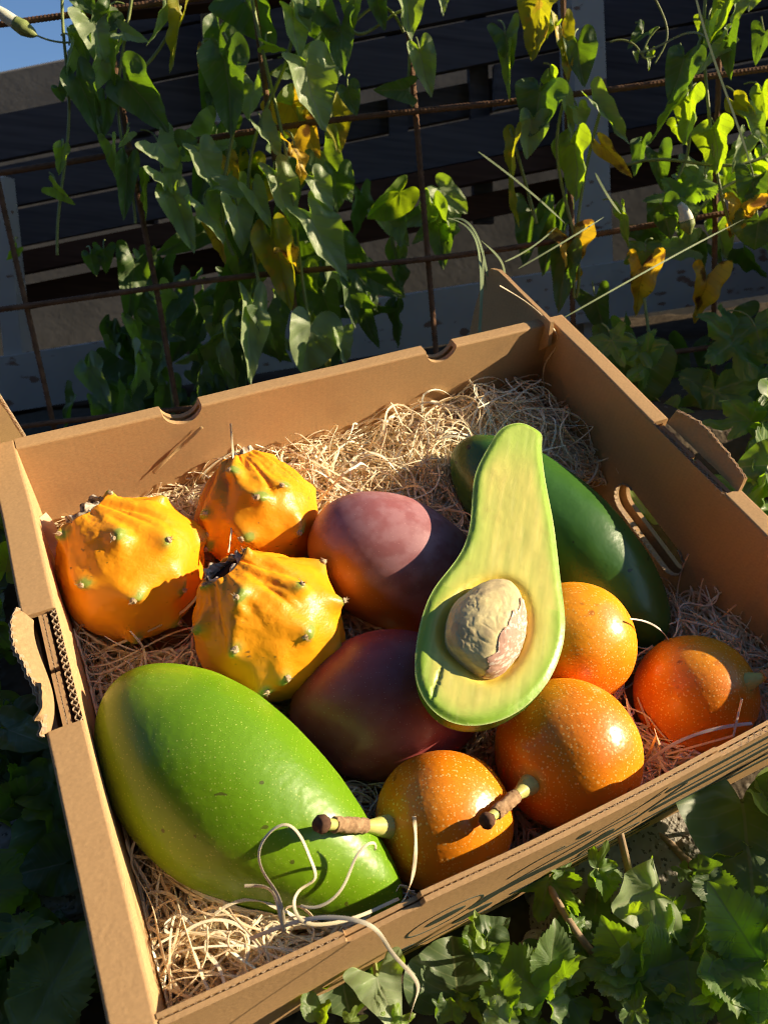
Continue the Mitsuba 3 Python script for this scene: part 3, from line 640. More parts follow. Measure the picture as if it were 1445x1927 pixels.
lift = .0005 + .0004 * meshkit.noise(p[uq] * 6, 1)
V2 = np.vstack([pa + on * lift[:, None], pa + on * (lift - .0004)[:, None]])
ed = np.sort(np.vstack([fc[:, [0, 1]], fc[:, [1, 2]], fc[:, [2, 0]]]), 1); ue, cnt = np.unique(ed, axis=0, return_counts=True); be = ue[cnt == 1]; nU = len(uq)
part(ks, 'seed_coat', trimesh.Trimesh(bw(V2), np.vstack([fc, fc[:, ::-1] + nU, np.column_stack([be, be[:, 1] + nU]), np.column_stack([be[:, 0], be[:, 1] + nU, be[:, 0] + nU])]), process=False),
     'mat_stone', True, 'brown veined seed coat peeling off the stone', color=np.vstack([ccol, ccol]))
# ------------------------------------------------------------------ wood wool
FC = np.array([c for c, r in FRUIT]); FR_ = np.array([r for c, r in FRUIT])
def push(p, gap=.0012, it=3):
    for _ in range(it):
        d = p[:, None] - FC[None]; L = np.linalg.norm(d, axis=2); pen = FR_[None] + gap - L
        k = pen.argmax(1); a = np.arange(len(p)); m = pen[a, k] > 0
        p[m] += d[a, k][m] / np.maximum(L[a, k][m], 1e-5)[:, None] * pen[a, k][m][:, None]
    return p
def bed(x, y):
    return -.084 + .012 * meshkit.noise(np.stack([x * 22, y * 22, x * 0], -1), 4) + .008 * np.exp(-(((x - .24) / .10) ** 2 + ((y - .04) / .05) ** 2)) + .012 * np.exp(-((x - .35) / .06) ** 2 - ((y - .03) / .04) ** 2) + .030 * np.exp(-((x - .06) / .08) ** 2 - ((y - .31) / .06) ** 2)
def strand(r, x, y, L, up, n=26):
    s = np.linspace(0, 1, n); th0 = r.random() * 6.28; k1, k2 = r.normal(0, 1.7), r.normal(0, 2.1)
    th = th0 + k1 * s + k2 * np.sin(s * r.uniform(3, 9) + r.random() * 6) * .5
    st = L / n; px = x + np.cumsum(np.cos(th)) * st; py = y + np.cumsum(np.sin(th)) * st
    px -= px.mean() - x; py -= py.mean() - y
    z = up + r.uniform(.002, .010) * np.sin(s * r.uniform(2, 8) + r.random() * 6.28) + .012 * max(0, r.normal(0, .6)) * (s - .5) ** 2 * 4
    return np.stack([px, py, z], -1)
VF, CL = [], []
palette = np.array([[.80, .66, .44], [.86, .76, .56], [.76, .60, .38], [.90, .83, .66], [.84, .72, .50]])
count = 0
r = np.random.default_rng(21)
while count < 5400:
    x, y = r.uniform(.004, BW - .004), r.uniform(.004, BD - .004)
    b = bed(np.array([x]), np.array([y]))[0]
    L = r.uniform(.04, .15); top = r.random() < .55
    p = strand(r, x, y, L, b + (r.uniform(-.002, .004) if top else -r.uniform(.002, .018)))
    if x > .34 and .10 < y < .22 and top: p[:, 2] -= .016
    if top: p[:, 2] += bed(p[:, 0], p[:, 1]) - b
    d = np.linalg.norm(p[:, None] - FC[None], axis=2) - FR_[None]
    ins = (d.min(1) < -.004).mean()
    if ins > .25: count += .2; continue
    p = push(p); p[:, 0] = np.clip(p[:, 0], .0015, BW - .0015); p[:, 1] = np.clip(p[:, 1], .0015, BD - .0015); p[:, 2] = np.clip(p[:, 2], -BH + .005, -.045)
    if ((p[:, 0] > .365) & (p[:, 1] > .11) & (p[:, 1] < .215) & (p[:, 2] > -.094)).any(): continue
    w = r.uniform(.0007, .0018)
    VF.append(ribbon(p, w * np.r_[np.linspace(.5, 1, 3), np.ones(20), np.linspace(1, .5, 3)], .00035, r.uniform(-1, 1) + np.cumsum(r.normal(0, .22, 26))))
    CL.append(np.tile(palette[r.integers(5)] * r.uniform(.8, 1.12), (26 * 4, 1))); count += 1
count = 0
while count < 520:                                  # long loose curls lying over the bed
    x, y = r.uniform(.01, BW - .01), r.uniform(.01, BD - .01)
    u_ = r.random()
    if u_ < .40: y = r.uniform(.005, .09); x = r.uniform(.12, .39)
    elif u_ < .62: x, y = r.uniform(.01, .14), r.uniform(.25, .32)
    b = bed(np.array([x]), np.array([y]))[0]
    p = strand(r, x, y, r.uniform(.06, .17), b + r.uniform(.003, .008)); s_ = np.linspace(0, 1, 26)
    p[:, 2] += bed(p[:, 0], p[:, 1]) - b + r.uniform(.0, .022) * np.sin(s_ * np.pi) ** 2 + r.uniform(-.004, .010) * np.sin(s_ * r.uniform(3, 9) + r.random() * 6)
    if ((p[:, 0] > .35) & (p[:, 1] > .10) & (p[:, 1] < .21)).any(): continue
    d = np.linalg.norm(p[:, None] - FC[None], axis=2) - FR_[None]
    if (d.min(1) < -.001).mean() > .12: count += .1; continue
    p = push(p); p[:, 0] = np.clip(p[:, 0], .0015, BW - .0015); p[:, 1] = np.clip(p[:, 1], .0015, BD - .0015); p[:, 2] = np.clip(p[:, 2], -BH + .005, -.036)
    if ((p[:, 0] > .36) & (p[:, 1] > .10) & (p[:, 1] < .225)).any(): continue
    w = r.uniform(.0008, .0016)
    VF.append(ribbon(p, w * np.r_[np.linspace(.5, 1, 3), np.ones(20), np.linspace(1, .5, 3)], .00035, r.uniform(-1, 1) + np.cumsum(r.normal(0, .2, 26))))
    CL.append(np.tile(palette[r.integers(5)] * r.uniform(.95, 1.1), (26 * 4, 1))); count += 1
solo('wood_wool', (lambda m: trimesh.Trimesh(bw(m.vertices), m.faces, process=False))(cat_meshes(VF)), 'mat_straw', False, 'tangled bed of pale wood wool under the fruit', 'wood wool', kind='stuff', color=np.clip(np.vstack(CL), 0, .9))
# single strands that stand out of the bed
SG = 'loose strands of wood wool'
def loose(label, pts, w, zs, n=40, colr=(.74, .60, .38), crease=False):
    q = np.array([hity(u, v, .0022) if z is None else hit(u, v, z) for (u, v), z in zip(pts, zs)])
    if crease: q = np.vstack([q[i] + (q[i + 1] - q[i]) * np.linspace(0, 1, 9)[:, None] for i in range(len(q) - 1)])[:]
    else: q = smooth_line(q, n)
    v, f = ribbon(bw(q), w * .64, .0004, np.linspace(.2, .9, len(q)) + .5 * np.sin(np.linspace(0, 9, len(q)) + len(label)), normal=-W2C @ np.array([0, 0, -1.]))
    k = thing('wood_wool_strand', label, 'wood wool', SG); scene[k] = mikit.ply(trimesh.Trimesh(v, f, process=False), 'mat_straw', smooth=True, color=np.tile(colr, (len(v), 1)))
Z = lambda a, b, n: list(np.linspace(a, b, n))
loose('straight strand lying on the back wall below its left notch', [(381, 803), (335, 845), (288, 890)], .0036, [None, None, None], colr=(.62, .44, .22))
loose('broad torn shaving wedged between the left wall and the leftmost dragon fruit', [(77, 972), (98, 1005), (112, 1045), (124, 1085)], .013, [-.035, -.045, -.055, -.066], colr=(.70, .52, .32))
loose('short pale strand bent at the foot of the back wall', [(284, 890), (312, 920), (290, 935), (335, 965)], .0022, [-.060, -.074, -.076, -.085], crease=True)
loose('upright strand rising in front of the rear dragon fruit', [(434, 797), (438, 850), (440, 900), (430, 1040)], .0022, [.006, -.005, -.012, -.030])
loose('folded strand lying across the foot of the leftmost dragon fruit', [(146, 1193), (170, 1163), (215, 1142), (252, 1134)], .0036, [-.066, -.050, -.038, -.028], colr=(.66, .46, .24))
loose('long straight strand leaning on the front dragon fruit', [(378, 1110), (345, 1150), (275, 1190), (180, 1230)], .0024, [-.036, -.050, -.058, -.074])
loose('looped strand standing in front of the green mango tip', [(460, 1668), (518, 1690), (527, 1725), (535, 1755), (528, 1700), (500, 1650), (487, 1610), (505, 1570), (540, 1553), (565, 1575), (585, 1620), (592, 1655), (565, 1675), (553, 1700), (565, 1730), (610, 1740), (700, 1715), (750, 1692)], .0021, [-.012, -.006, -.006, -.010, -.004, .000, .002, .004, .006, .006, .004, .000, -.002, -.002, -.004, -.006, -.010, -.016], n=120, colr=(.72, .62, .42))
loose('thin strand arching from the loop to the granadilla', [(566, 1705), (620, 1697), (645, 1670), (672, 1610), (695, 1588), (706, 1600)], .0018, [-.004, .0, .002, .004, .0, -.01], n=50, colr=(.72, .62, .42))
loose('strand hanging over the front rim of the box down to the leaves', [(470, 1768), (560, 1735), (640, 1728), (692, 1740), (735, 1790), (782, 1845), (782, 1880), (768, 1927), (760, 1960)], .0026, [-.02, -.006, .002, .004, -.012, -.03, -.05, -.075, -.09], n=60, colr=(.72, .64, .48))
loose('short pale strand standing up in front of the front granadilla', [(779, 1537), (782, 1590), (776, 1650), (766, 1680)], .0026, [.004, -.004, -.010, -.014], colr=(.80, .66, .42))
loose('curled strand looping over the straw in the back right corner', [(830, 770), (900, 700), (935, 640), (948, 640), (940, 670), (915, 687), (906, 680), (925, 658), (965, 663), (990, 690), (1000, 730)], .0016, [-.085, -.066, -.044, -.044, -.05, -.055, -.054, -.05, -.058, -.07, -.085], n=90, colr=(.82, .72, .48))
loose('hooked strand curling before the back right corner', [(880, 760), (848, 742), (850, 718), (880, 715), (920, 730), (932, 752), (925, 760)], .0018, [-.07, -.064, -.058, -.056, -.062, -.07, -.075], n=60, colr=(.80, .70, .48))
loose('pale strand lying slanted on the straw below the right notch', [(962, 720), (900, 742), (840, 776), (770, 815), (700, 850)], .0022, [-.066, -.066, -.068, -.07, -.074], colr=(.80, .70, .48))
loose('long bent strand leaning on the right wall', [(1085, 768), (1120, 815), (1165, 890), (1255, 925)], .0022, [-.050, -.052, -.060, -.050], colr=(.66, .54, .40), crease=True)
loose('strand hanging down the back right corner onto the straw', [(940, 537), (975, 558), (1036, 611), (1050, 640), (1028, 680), (1026, 740), (1035, 790)], .0015, [.016, .008, .0015, -.010, -.030, -.055, -.075], n=50)
loose('strand bent along the front rim beside the shaded granadilla', [(1200, 1455), (1275, 1397), (1335, 1375), (1415, 1362)], .0028, [-.05, -.034, -.026, -.022], colr=(.62, .52, .46))
loose('angled strand standing before the shaded granadilla', [(1255, 1420), (1380, 1385), (1390, 1340), (1396, 1315)], .0018, [-.05, -.024, -.02, -.016], colr=(.66, .48, .34), crease=True)
loose('small tent-shaped strand in the front right of the box', [(1212, 1440), (1235, 1386), (1252, 1432)], .0022, [-.06, -.04, -.055], colr=(.70, .44, .26), crease=True)
loose('thin strand standing against the right wall', [(1296, 1042), (1275, 1110), (1280, 1180)], .0018, [-.052, -.068, -.082], colr=(.62, .46, .28))
loose('flat strand leaning on the right wall beside the shaded granadilla', [(1270, 1165), (1320, 1175), (1388, 1200)], .0022, [-.068, -.060, -.052], colr=(.60, .52, .42))
loose('slanted strand on the right wall above the shaded granadilla', [(1385, 1138), (1350, 1168), (1315, 1195)], .0018, [-.042, -.055, -.066], colr=(.58, .42, .26))
loose('strand curving across the dark avocado towards the corner', [(1185, 1165), (1220, 1172), (1258, 1205)], .0018, [-.022, -.03, -.05], colr=(.62, .56, .46))
loose('loop of strand at the left end of the front wall', [(340, 1868), (305, 1790), (275, 1680), (247, 1610), (262, 1575), (290, 1578), (320, 1620)], .0019, [-.040, -.04, -.044, -.044, -.044, -.048, -.06], n=60, colr=(.74, .62, .42))
loose('pale strand curving through the front left corner', [(310, 1745), (345, 1728), (375, 1752), (445, 1757), (480, 1775)], .0024, [-.05, -.044, -.042, -.038, -.040], n=50, colr=(.82, .76, .62))
loose('strand crossing the straw below the leftmost dragon fruit', [(168, 1255), (240, 1235), (330, 1190), (395, 1180), (440, 1200)], .0016, [-.074, -.068, -.066, -.070, -.08], n=50, colr=(.80, .68, .45))
loose('thin curved strand rising before the back wall', [(632, 862), (655, 820), (688, 798), (698, 785), (694, 780)], .0011, [-.080, -.066, -.058, -.052, -.05], colr=(.66, .48, .24))
loose('slim strand arching over the straw behind the red mango', [(585, 880), (600, 845), (640, 835), (690, 850)], .0013, [-.078, -.064, -.062, -.072], colr=(.70, .54, .30))
# ------------------------------------------------------------------ ground
def fp(u, v, y):                                    # world point on the upright plane y that is seen at (u, v)
    r = ray(u, v); return CAM + r * ((y - CAM[1]) / r[1])
EX, EY = bw([1, 0, 0])[0] - BO, bw([0, 1, 0])[0] - BO
gB = bw([.2, .164, -BH - .0015])[0]
def gplane(x, y):                                   # the bank on which the box leans: its bottom plane carried on
    return gB[2] - (BZ[0] * (x - gB[0]) + BZ[1] * (y - gB[1])) / BZ[2]
def ground_z(x, y):
    a = gplane(np.clip(x, -.9, .9), y)
    zb = gplane(np.zeros_like(x), np.full_like(x, .66))
    z = -np.logaddexp(-a * 30, -(zb + 0 * a) * 30) / 30
    return np.maximum(z, -.28) if np.ndim(z) == 0 else np.logaddexp(z * 30, -.28 * 30 + 0 * z) / 30
s = np.linspace(-1, 1, 281); g = np.sinh(s * 6.2) / np.sinh(6.2) * 60
gx2, gy2 = np.meshgrid(g, g + .35)
zz = ground_z(gx2, gy2); P = np.stack([gx2, gy2, zz], -1)
under = ((P - BO) @ BX > -.05) & ((P - BO) @ BX < BW + .05) & ((P - BO) @ BY > -.03) & ((P - BO) @ BY < BD + .01)
dz = .030 * (meshkit.fbm(P * 14, 4, 3) - .62) + .010 * (meshkit.noise(P * 70, 8) - .6)
zz = zz - .012 + np.where(under, np.minimum(dz, 0), dz)
n_ = len(g); i, j = np.meshgrid(np.arange(n_ - 1), np.arange(n_ - 1), indexing='ij')
q = np.stack([i * n_ + j, i * n_ + j + 1, (i + 1) * n_ + j + 1, (i + 1) * n_ + j], -1).reshape(-1, 4)
def soil(p, n, uv):
    a = pf(p.x * 40, p.y * 40, p.z * 40, 3); b = pf(p.x * 260, p.y * 260, p.z * 260, 2)
    c = mix((.035, .026, .018), (.12, .095, .068), a * .6 + b * .5)
    return mix(c, (.22, .20, .17), .7 * spots3(p, 60, .2, 4, .5))
bsdf('mat_soil', soil, .95, .1, lambda p, n, uv: pf(p.x * 240, p.y * 240, p.z * 240, 3) * .004, eps=1e-3)
solo('ground', trimesh.Trimesh(np.column_stack([gx2.ravel(), gy2.ravel(), zz.ravel()]), np.vstack([q[:, :3], q[:, [0, 2, 3]]]), process=False), 'mat_soil', True, 'dark soil bank under the plants', kind='structure')
def stone_col(p, n, uv):
    a = pf(p.x * 60, p.y * 60, p.z * 60, 4); b = pf(p.x * 500, p.y * 500, p.z * 500, 2)
    c = mix((.20, .185, .16), (.36, .335, .29), a)
    return mix(c, (.06, .055, .05), .8 * smoothstep(.62, .72, b))
bsdf('mat_stone_grey', stone_col, .9, .15, lambda p, n, uv: pf(p.x * 420, p.y * 420, p.z * 420, 3) * .003)
def rock(c, ax, seed, label, group=None, cut=.55, name='stone'):
    m = trimesh.creation.icosphere(5, 1.0); p = np.array(m.vertices)
    p = np.sign(p) * np.abs(p) ** cut
    p += (.22 * (meshkit.fbm(p * 1.6 + seed, 4, seed) - .5))[:, None] * nrm(p) * 2
    v = c + p[:, :1] * ax[0] + p[:, 1:2] * ax[1] + p[:, 2:] * ax[2]
    return solo(name, trimesh.Trimesh(v, m.faces, process=False), 'mat_stone_grey', 50, label, 'stone', group)
rc = bw(hit(1175, 1645, -.112))[0]
rock(rc - BZ * .014, (BX * .060 + BY * .01, BY * .040 - BX * .015, BZ * .018), 3, 'big grey pitted stone under the front edge of the box')
for k, (u, v, s_, lab) in enumerate(((1015, 1790, .012, 'pale pebble left of the serrated plants in front'), (1120, 1735, .006, 'small grey pebble among the dark leaves under the stone'), (1270, 1900, .013, 'pale pebble at the lower edge between the serrated leaves'),
                                     (1178, 1905, .006, 'tiny white pebble near the lower edge'), (890, 1725, .007, 'small pebble close under the front wall of the box'), (1300, 1600, .010, 'pale flint right of the big pitted stone'),
                                     (60, 1590, .030, 'dark stone in the shade left of the box'), (150, 1680, .022, 'rounded dark stone close to the left wall of the box'))):
    c = bw(hit(u, v, -.112))[0]
    rock(c, (BX * s_, BY * s_ * .8, BZ * s_ * .7), 10 + k, lab, cut=.9)

# ------------------------------------------------------------------ leaves
def leaf_mesh(kind, fold, curl, wave, seed, rings=6):
    r_ = np.random.default_rng(seed)
    if kind == 'heart':
        b = [(0, -.015), (.045, -.10), (.13, -.235), (.25, -.30), (.365, -.235), (.43, -.07), (.415, .13), (.355, .36), (.255, .60), (.125, .83), (0, 1.0)]
        half = smooth_line(b, 34)
    elif kind == 'arrow':
        b = [(0, -.015), (.06, -.08), (.17, -.21), (.30, -.33), (.42, -.30), (.43, -.12), (.36, .10), (.29, .34), (.21, .58), (.11, .82), (0, 1.0)]
        half = smooth_line(b, 34)
    elif kind == 'round':
        b = [(0, -.02), (.05, -.16), (.16, -.30), (.32, -.33), (.45, -.20), (.50, .03), (.48, .28), (.39, .55), (.24, .78), (.10, .92), (0, 1.0)]
        half = smooth_line(b, 34)
    elif kind == 'oval':                              # serrated leaflet
        tt = np.linspace(0, 1, 64); w = .40 * np.sin(np.pi * tt ** .82) ** .75
        saw = ((tt * 15) % 1); w = w * (1 - .14 * (1 - saw) * (tt > .18)) ; half = np.column_stack([w, tt + .035 * saw * (tt > .18)]); half[0] = (0, 0); half[-1] = (0, 1.04)
    else:                                             # lobed: five pointed lobes with toothed edges
        a = np.linspace(0, np.pi, 90)                 # angle from the base notch (0) to the tip (pi)
        lob = np.maximum.reduce([1.0 * np.exp(-((np.pi - a) / .34) ** 2), .86 * np.exp(-((np.pi - a - .98) / .36) ** 2), .60 * np.exp(-((np.pi - a - 1.95) / .42) ** 2)])
        rr = .36 + .64 * lob - .38 * np.exp(-(a / .22) ** 2)
        rr = np.maximum(rr, .04) * (1 - .085 * (1 - ((a * 9.5) % 1)) * (a > .35))
        half = np.column_stack([rr * np.sin(a) * .80, -rr * np.cos(a) * .86 + .0])
    full = np.vstack([half, (half * [-1, 1])[-2:0:-1]])
    asym = 1 + .10 * r_.normal(); full[:, 0] = np.where(full[:, 0] > 0, full[:, 0] * asym, full[:, 0] / asym)
    cen = np.array([0, .03]) if kind != 'oval' else np.array([0, .45])
    ss = np.linspace(0, 1, rings)[1:]
    pts = np.vstack([cen[None]] + [cen + (full - cen) * s_ for s_ in ss]); m = len(full); nr = len(ss)
    f = [np.column_stack([np.zeros(m, int), 1 + np.arange(m), 1 + (np.arange(m) + 1) % m])]
    for k in range(nr - 1):
        a0, b0 = 1 + k * m + np.arange(m), 1 + k * m + (np.arange(m) + 1) % m
        f += [np.column_stack([a0, a0 + m, b0 + m]), np.column_stack([a0, b0 + m, b0])]
    x, y = pts[:, 0], pts[:, 1]
    edge = np.r_[0, np.repeat(ss, m)]
    z = fold * np.sqrt(x * x + .0015) - curl * np.clip(y, 0, 2) ** 2 + wave * (meshkit.noise(np.stack([x * 4.5 + seed, y * 4.5, x * 0], -1), seed) - .5) * (.3 + edge)
    z += -.35 * fold * np.clip(-y, 0, 1) + .03 * np.sin(y * 7 + seed) * np.abs(x)
    z += .022 * np.abs(np.sin((y - np.abs(x) * .75) * 13)) * np.clip(np.abs(x) * 6, 0, 1)     # quilting between the side veins
    return trimesh.Trimesh(np.column_stack([x, y, z]), np.vstack(f), process=False), pts
def veins(uv, kind):
    x, y = dr.abs(uv.x - .5), uv.y - .5
    mid = 1 - smoothstep(.006, .018, x)
    if kind == 'lobed':
        a = dr.atan2(x, y + .001); k = dr.minimum(dr.minimum(dr.abs(a - .98), dr.abs(a - 1.95)), dr.abs(a))
        r = dr.sqrt(x * x + y * y); main = 1 - smoothstep(.008, .020, k * r)
        sec = 1 - smoothstep(.02, .06, dr.abs(((r * 7 + k * 1.2) - dr.floor(r * 7 + k * 1.2)) - .5) )
        return dr.maximum(main, .35 * sec)
    q = (y - x * .75) * 6.3; s = dr.abs(q - dr.floor(q) - .5)
    return dr.maximum(mid, .55 * (1 - smoothstep(.02, .09, s)) * smoothstep(.01, .05, x))
def leaf_bsdf(name, refl0, refl1, trans, kind='bind', rough=.45, spot=None, vein=(.42, .48, .22), w=.5):
    def rc_(p, n, uv):
        c = mix(refl0, refl1, pf(p.x * 45, p.y * 45, p.z * 45, 3))
        if spot: c = mix(c, spot, smoothstep(.58, .70, pf(p.x * 60 + 3, p.y * 60, p.z * 60, 3)))
        return mix(c, vein, .60 * veins(uv, kind))
    def tc_(p, n, uv):
        c = mi.Color3f(trans) * (.75 + .5 * pf(p.x * 45, p.y * 45, p.z * 45, 2))
        if spot: c = mix(c, spot, smoothstep(.58, .70, pf(p.x * 60 + 3, p.y * 60, p.z * 60, 3)))
        return c * (1 - .45 * veins(uv, kind))
    scene[name] = {'type': 'blendbsdf', 'weight': w,
                   'a': {'type': 'twosided', 'bsdf': {'type': 'principled', 'base_color': mikit.proc(rc_), 'roughness': rough, 'specular': .5}},
                   'b': {'type': 'principledthin', 'base_color': mikit.proc(tc_), 'roughness': .6, 'diff_trans': 2.0, 'eta': 1.2}}
leaf_bsdf('mat_leaf', (.28, .37, .19), (.40, .48, .27), (.40, .62, .012), vein=(.52, .58, .34))
leaf_bsdf('mat_leaf_dark', (.09, .15, .06), (.15, .22, .10), (.17, .32, .008))  # darker copy of the bindweed leaf, with shade put into its colour
leaf_bsdf('mat_leaf_fresh', (.18, .28, .06), (.27, .38, .09), (.56, .80, .01))
leaf_bsdf('mat_leaf_yellow', (.62, .40, .05), (.76, .55, .10), (.85, .55, .015), spot=(.22, .10, .02), vein=(.7, .5, .12))
leaf_bsdf('mat_leaf_turning', (.22, .27, .03), (.48, .40, .04), (.58, .56, .01), spot=(.62, .42, .03), vein=(.6, .6, .15))
leaf_bsdf('mat_leaf_lobed', (.10, .18, .045), (.17, .27, .09), (.34, .58, .008), 'lobed', vein=(.32, .42, .16))
leaf_bsdf('mat_leaf_oval', (.12, .20, .07), (.21, .30, .13), (.36, .62, .008), vein=(.34, .42, .18))
bsdf('mat_vine', lambda p, n, uv: mix((.16, .22, .05), (.30, .33, .12), pf(p.x * 200, p.y * 200, p.z * 200)), .5, .4)
bsdf('mat_dry_stem', lambda p, n, uv: mix((.20, .13, .08), (.42, .31, .20), pf(p.x * 200, p.y * 200, p.z * 200)), .8, .2)
bsdf('mat_grass', lambda p, n, uv: mix((.22, .30, .14), (.36, .42, .22), pf(p.x * 90, p.y * 90, p.z * 90)), .5, .4)
LEAF = {}
for kind, nv in (('heart', 7), ('arrow', 5), ('round', 4), ('oval', 5), ('lobed', 5), ('crumple', 3)):
    for k in range(nv):
        rr = random.Random(hash((len(kind), k)) % 1000)
        if kind == 'crumple': m, uv = leaf_mesh('arrow', .38 + .12 * k, .35 + .2 * k, .60, 60 + k)
        elif kind == 'lobed': m, uv = leaf_mesh('lobed', .10 + .10 * rr.random(), .06 + .10 * rr.random(), .22, 40 + k)
        elif kind == 'oval': m, uv = leaf_mesh('oval', .25 + .25 * rr.random(), .05 + .12 * rr.random(), .20, 50 + k)
        else: m, uv = leaf_mesh(kind, .28 + .50 * rr.random(), -.05 + .30 * rr.random(), .14 + .14 * rr.random(), 10 * nv + k)
        LEAF[kind, k] = mikit.ply(m, None, smooth=True, uv=uv + .5)
cnt_ = {}
def leaf(parent, P, Q, width, n, kind, mat, var=None, name='leaf', label=None, roll=0):
    """a leaf from its stalk P to its tip Q; n: the side it shows"""
    P, Q = np.asarray(P), np.asarray(Q); y = Q - P; L = np.linalg.norm(y); y = y / L
    n = nrm(n - y * (n @ y)); x = np.cross(y, n); a = math.radians(roll)
    n, x = n * math.cos(a) + x * math.sin(a), x * math.cos(a) - n * math.sin(a)
    W = width * (.9 if kind == 'crumple' else .86 if kind == 'heart' else 1) / {'lobed': 1.4, 'oval': .8, 'round': .98}.get(kind, .86)
    c = cnt_.setdefault((parent, name), 0); cnt_[parent, name] += 1
    nv = sum(1 for k in LEAF if k[0] == kind)
    M = np.eye(4); M[:3, 0], M[:3, 1], M[:3, 2], M[:3, 3] = x * W, y * L, n * (L + W) / 2, P
    k = f'{parent}__{name}' + (f'_{c:03d}' if c else '')
    scene[k] = {**LEAF[kind, (c * 7 + 3 if var is None else var) % nv], 'bsdf': {'type': 'ref', 'id': mat}, 'to_world': T(M.tolist())}
    if label: labels[k] = {'label': label}
    return k
def vleaf(parent, u1, v1, u2, v2, w, roll=0, y=.90, kind='heart', mat='mat_leaf', dy=0.0, var=None, label=None, stalk=True):
    """a leaf hanging on the mesh: stalk and tip at two pixels of the plane y; roll > 0 turns it to the sun"""
    P, Q = fp(u1, v1, y), fp(u2, v2, y + dy); s = np.linalg.norm(Q - P) / max(math.hypot(u2 - u1, v2 - v1), 1)
    k = leaf(parent, P, Q, w * np.linalg.norm(P - CAM) / FPX, nrm(CAM - P), kind, mat, var, label=label, roll=-roll if v2 > v1 else roll)
    if stalk:
        d = nrm(Q - P); b = P + np.array([rng.normal(0, .008), .010 + .012 * rng.random(), .004 + .010 * rng.random()]) - d * .006
        part(parent, 'stalk', tube(smooth_line([b, (b + P) / 2 + np.array([0, .004, .006]), P + d * .002], 8), .0009, 6), 'mat_vine', True)
    return k
def vine(name, label, pts, r=.0016, group=None, y=.905, mat='mat_vine'):
    k = thing(name, label, 'vine', group)
    for p_ in pts:
        q = [fp(*a, y) if len(a) == 2 else fp(a[0], a[1], a[2]) for a in p_]
        part(k, 'stem', tube(smooth_line(q, 40), r, 7), mat, True)
    return k
VG = 'bindweed vines on the rusty mesh'
D, Fr, Y_, Tn = 'mat_leaf_dark', 'mat_leaf_fresh', 'mat_leaf_yellow', 'mat_leaf_turning'
def put(k, rows, **kw):
    for i_, row in enumerate(rows):
        u1, v1, u2, v2, w, roll = row[:6]; o = {'kind': ('heart', 'arrow')[i_ % 5 in (1, 3)], **kw}
        for e in row[6:]:
            if isinstance(e, dict): o.update(e)
            elif e in ('heart', 'arrow', 'round', 'oval', 'lobed', 'crumple'): o['kind'] = e
            else: o['mat'] = e
        if o.get('mat') == Y_: o.setdefault('label', 'yellowed withered leaf')
        vleaf(k, u1, v1, u2, v2, w, **{'roll': roll, **o})
def scatter(k, n, box_, y0, y1, mats, size=(45, 90), kinds=('heart', 'arrow'), seed=0, roll=(-60, 60), poly=None):
    r = np.random.default_rng(seed); done = 0
    while done < n:
        u, v = r.uniform(box_[0], box_[2]), r.uniform(box_[1], box_[3])
        if poly is not None and not poly.contains(Point(u, v)): continue
        L = r.uniform(*size); a = r.normal(.15, .55)
        vleaf(k, u, v, u + L * math.sin(a), v + L * math.cos(a), L * r.uniform(.55, .85), r.uniform(*roll), r.uniform(y0, y1), kinds[r.integers(len(kinds))], mats[r.integers(len(mats))], dy=r.uniform(-.03, .03), stalk=False); done += 1

v1 = vine('bindweed_vine', 'thin bindweed hanging at the upper left corner below the patch of sky', [[(118, -20), (122, 90), (130, 190), (124, 290), (108, 480)], [(250, -20), (232, 90), (222, 200), (236, 300), (255, 420)], [(340, 10), (262, 135), (215, 170)]], group=VG)
put(v1, [(244, 152, 318, 250, 92, -20, D), (211, 274, 222, 348, 34, -35, Fr), (240, 310, 232, 415, 44, -10, D), (277, 340, 275, 417, 18, -60, Fr), (221, 95, 212, 168, 22, -50, Fr, 'arrow'), (190, 112, 175, 174, 44, 30),
         (180, 46, 200, 135, 72, 12), (310, 8, 284, 90, 20, 40, 'arrow'), (340, 30, 320, 138, 34, -40, Tn), (130, 80, 126, 185, 18, 55), (118, 280, 110, 330, 30, -25, Fr), (102, 352, 140, 386, 32, -25, Fr), (150, -5, 182, 28, 42, 10, D),
         (241, 250, 222, 278, 16, 30), (200, 190, 190, 265, 42, -10, D), (150, 150, 192, 264, 60, -15, D), (230, 60, 280, 76, 30, 25), (110, 165, 118, 192, 28, 0, D), (345, 275, 372, 262, 40, -20, D, {'kind': 'round'}), (150, 60, 165, 120, 40, -10, D), (205, 20, 170, 60, 50, 0, D)])
bud = thing('bindweed_bud', 'closed pale bindweed flower bud against the sky in the upper left corner', 'flower bud', 'closed bindweed flower buds')
bp = smooth_line([fp(-30, 0, .9), fp(0, 22, .9), fp(45, 52, .9), fp(70, 66, .9)], 30)
bsdf('mat_petal', lambda p, n, uv: mix((.55, .55, .42), (.78, .76, .62), pf(p.x * 120, p.y * 120, p.z * 120)), .6, .3)
part(bud, 'petals', tube(bp[:24], np.interp(np.linspace(0, 1, 24), [0, .5, .8, 1], [.003, .0062, .0066, .0048]), 14), 'mat_petal', True)
part(bud, 'calyx', tube(bp[17:], np.interp(np.linspace(0, 1, 13), [0, .4, .8, 1], [.0066, .0078, .005, .001]), 12), 'mat_vine', True)
part(bud, 'stalk', tube(smooth_line([bp[-1], fp(110, 78, .9), fp(158, 75, .91)], 16), .001, 6), 'mat_vine', True)

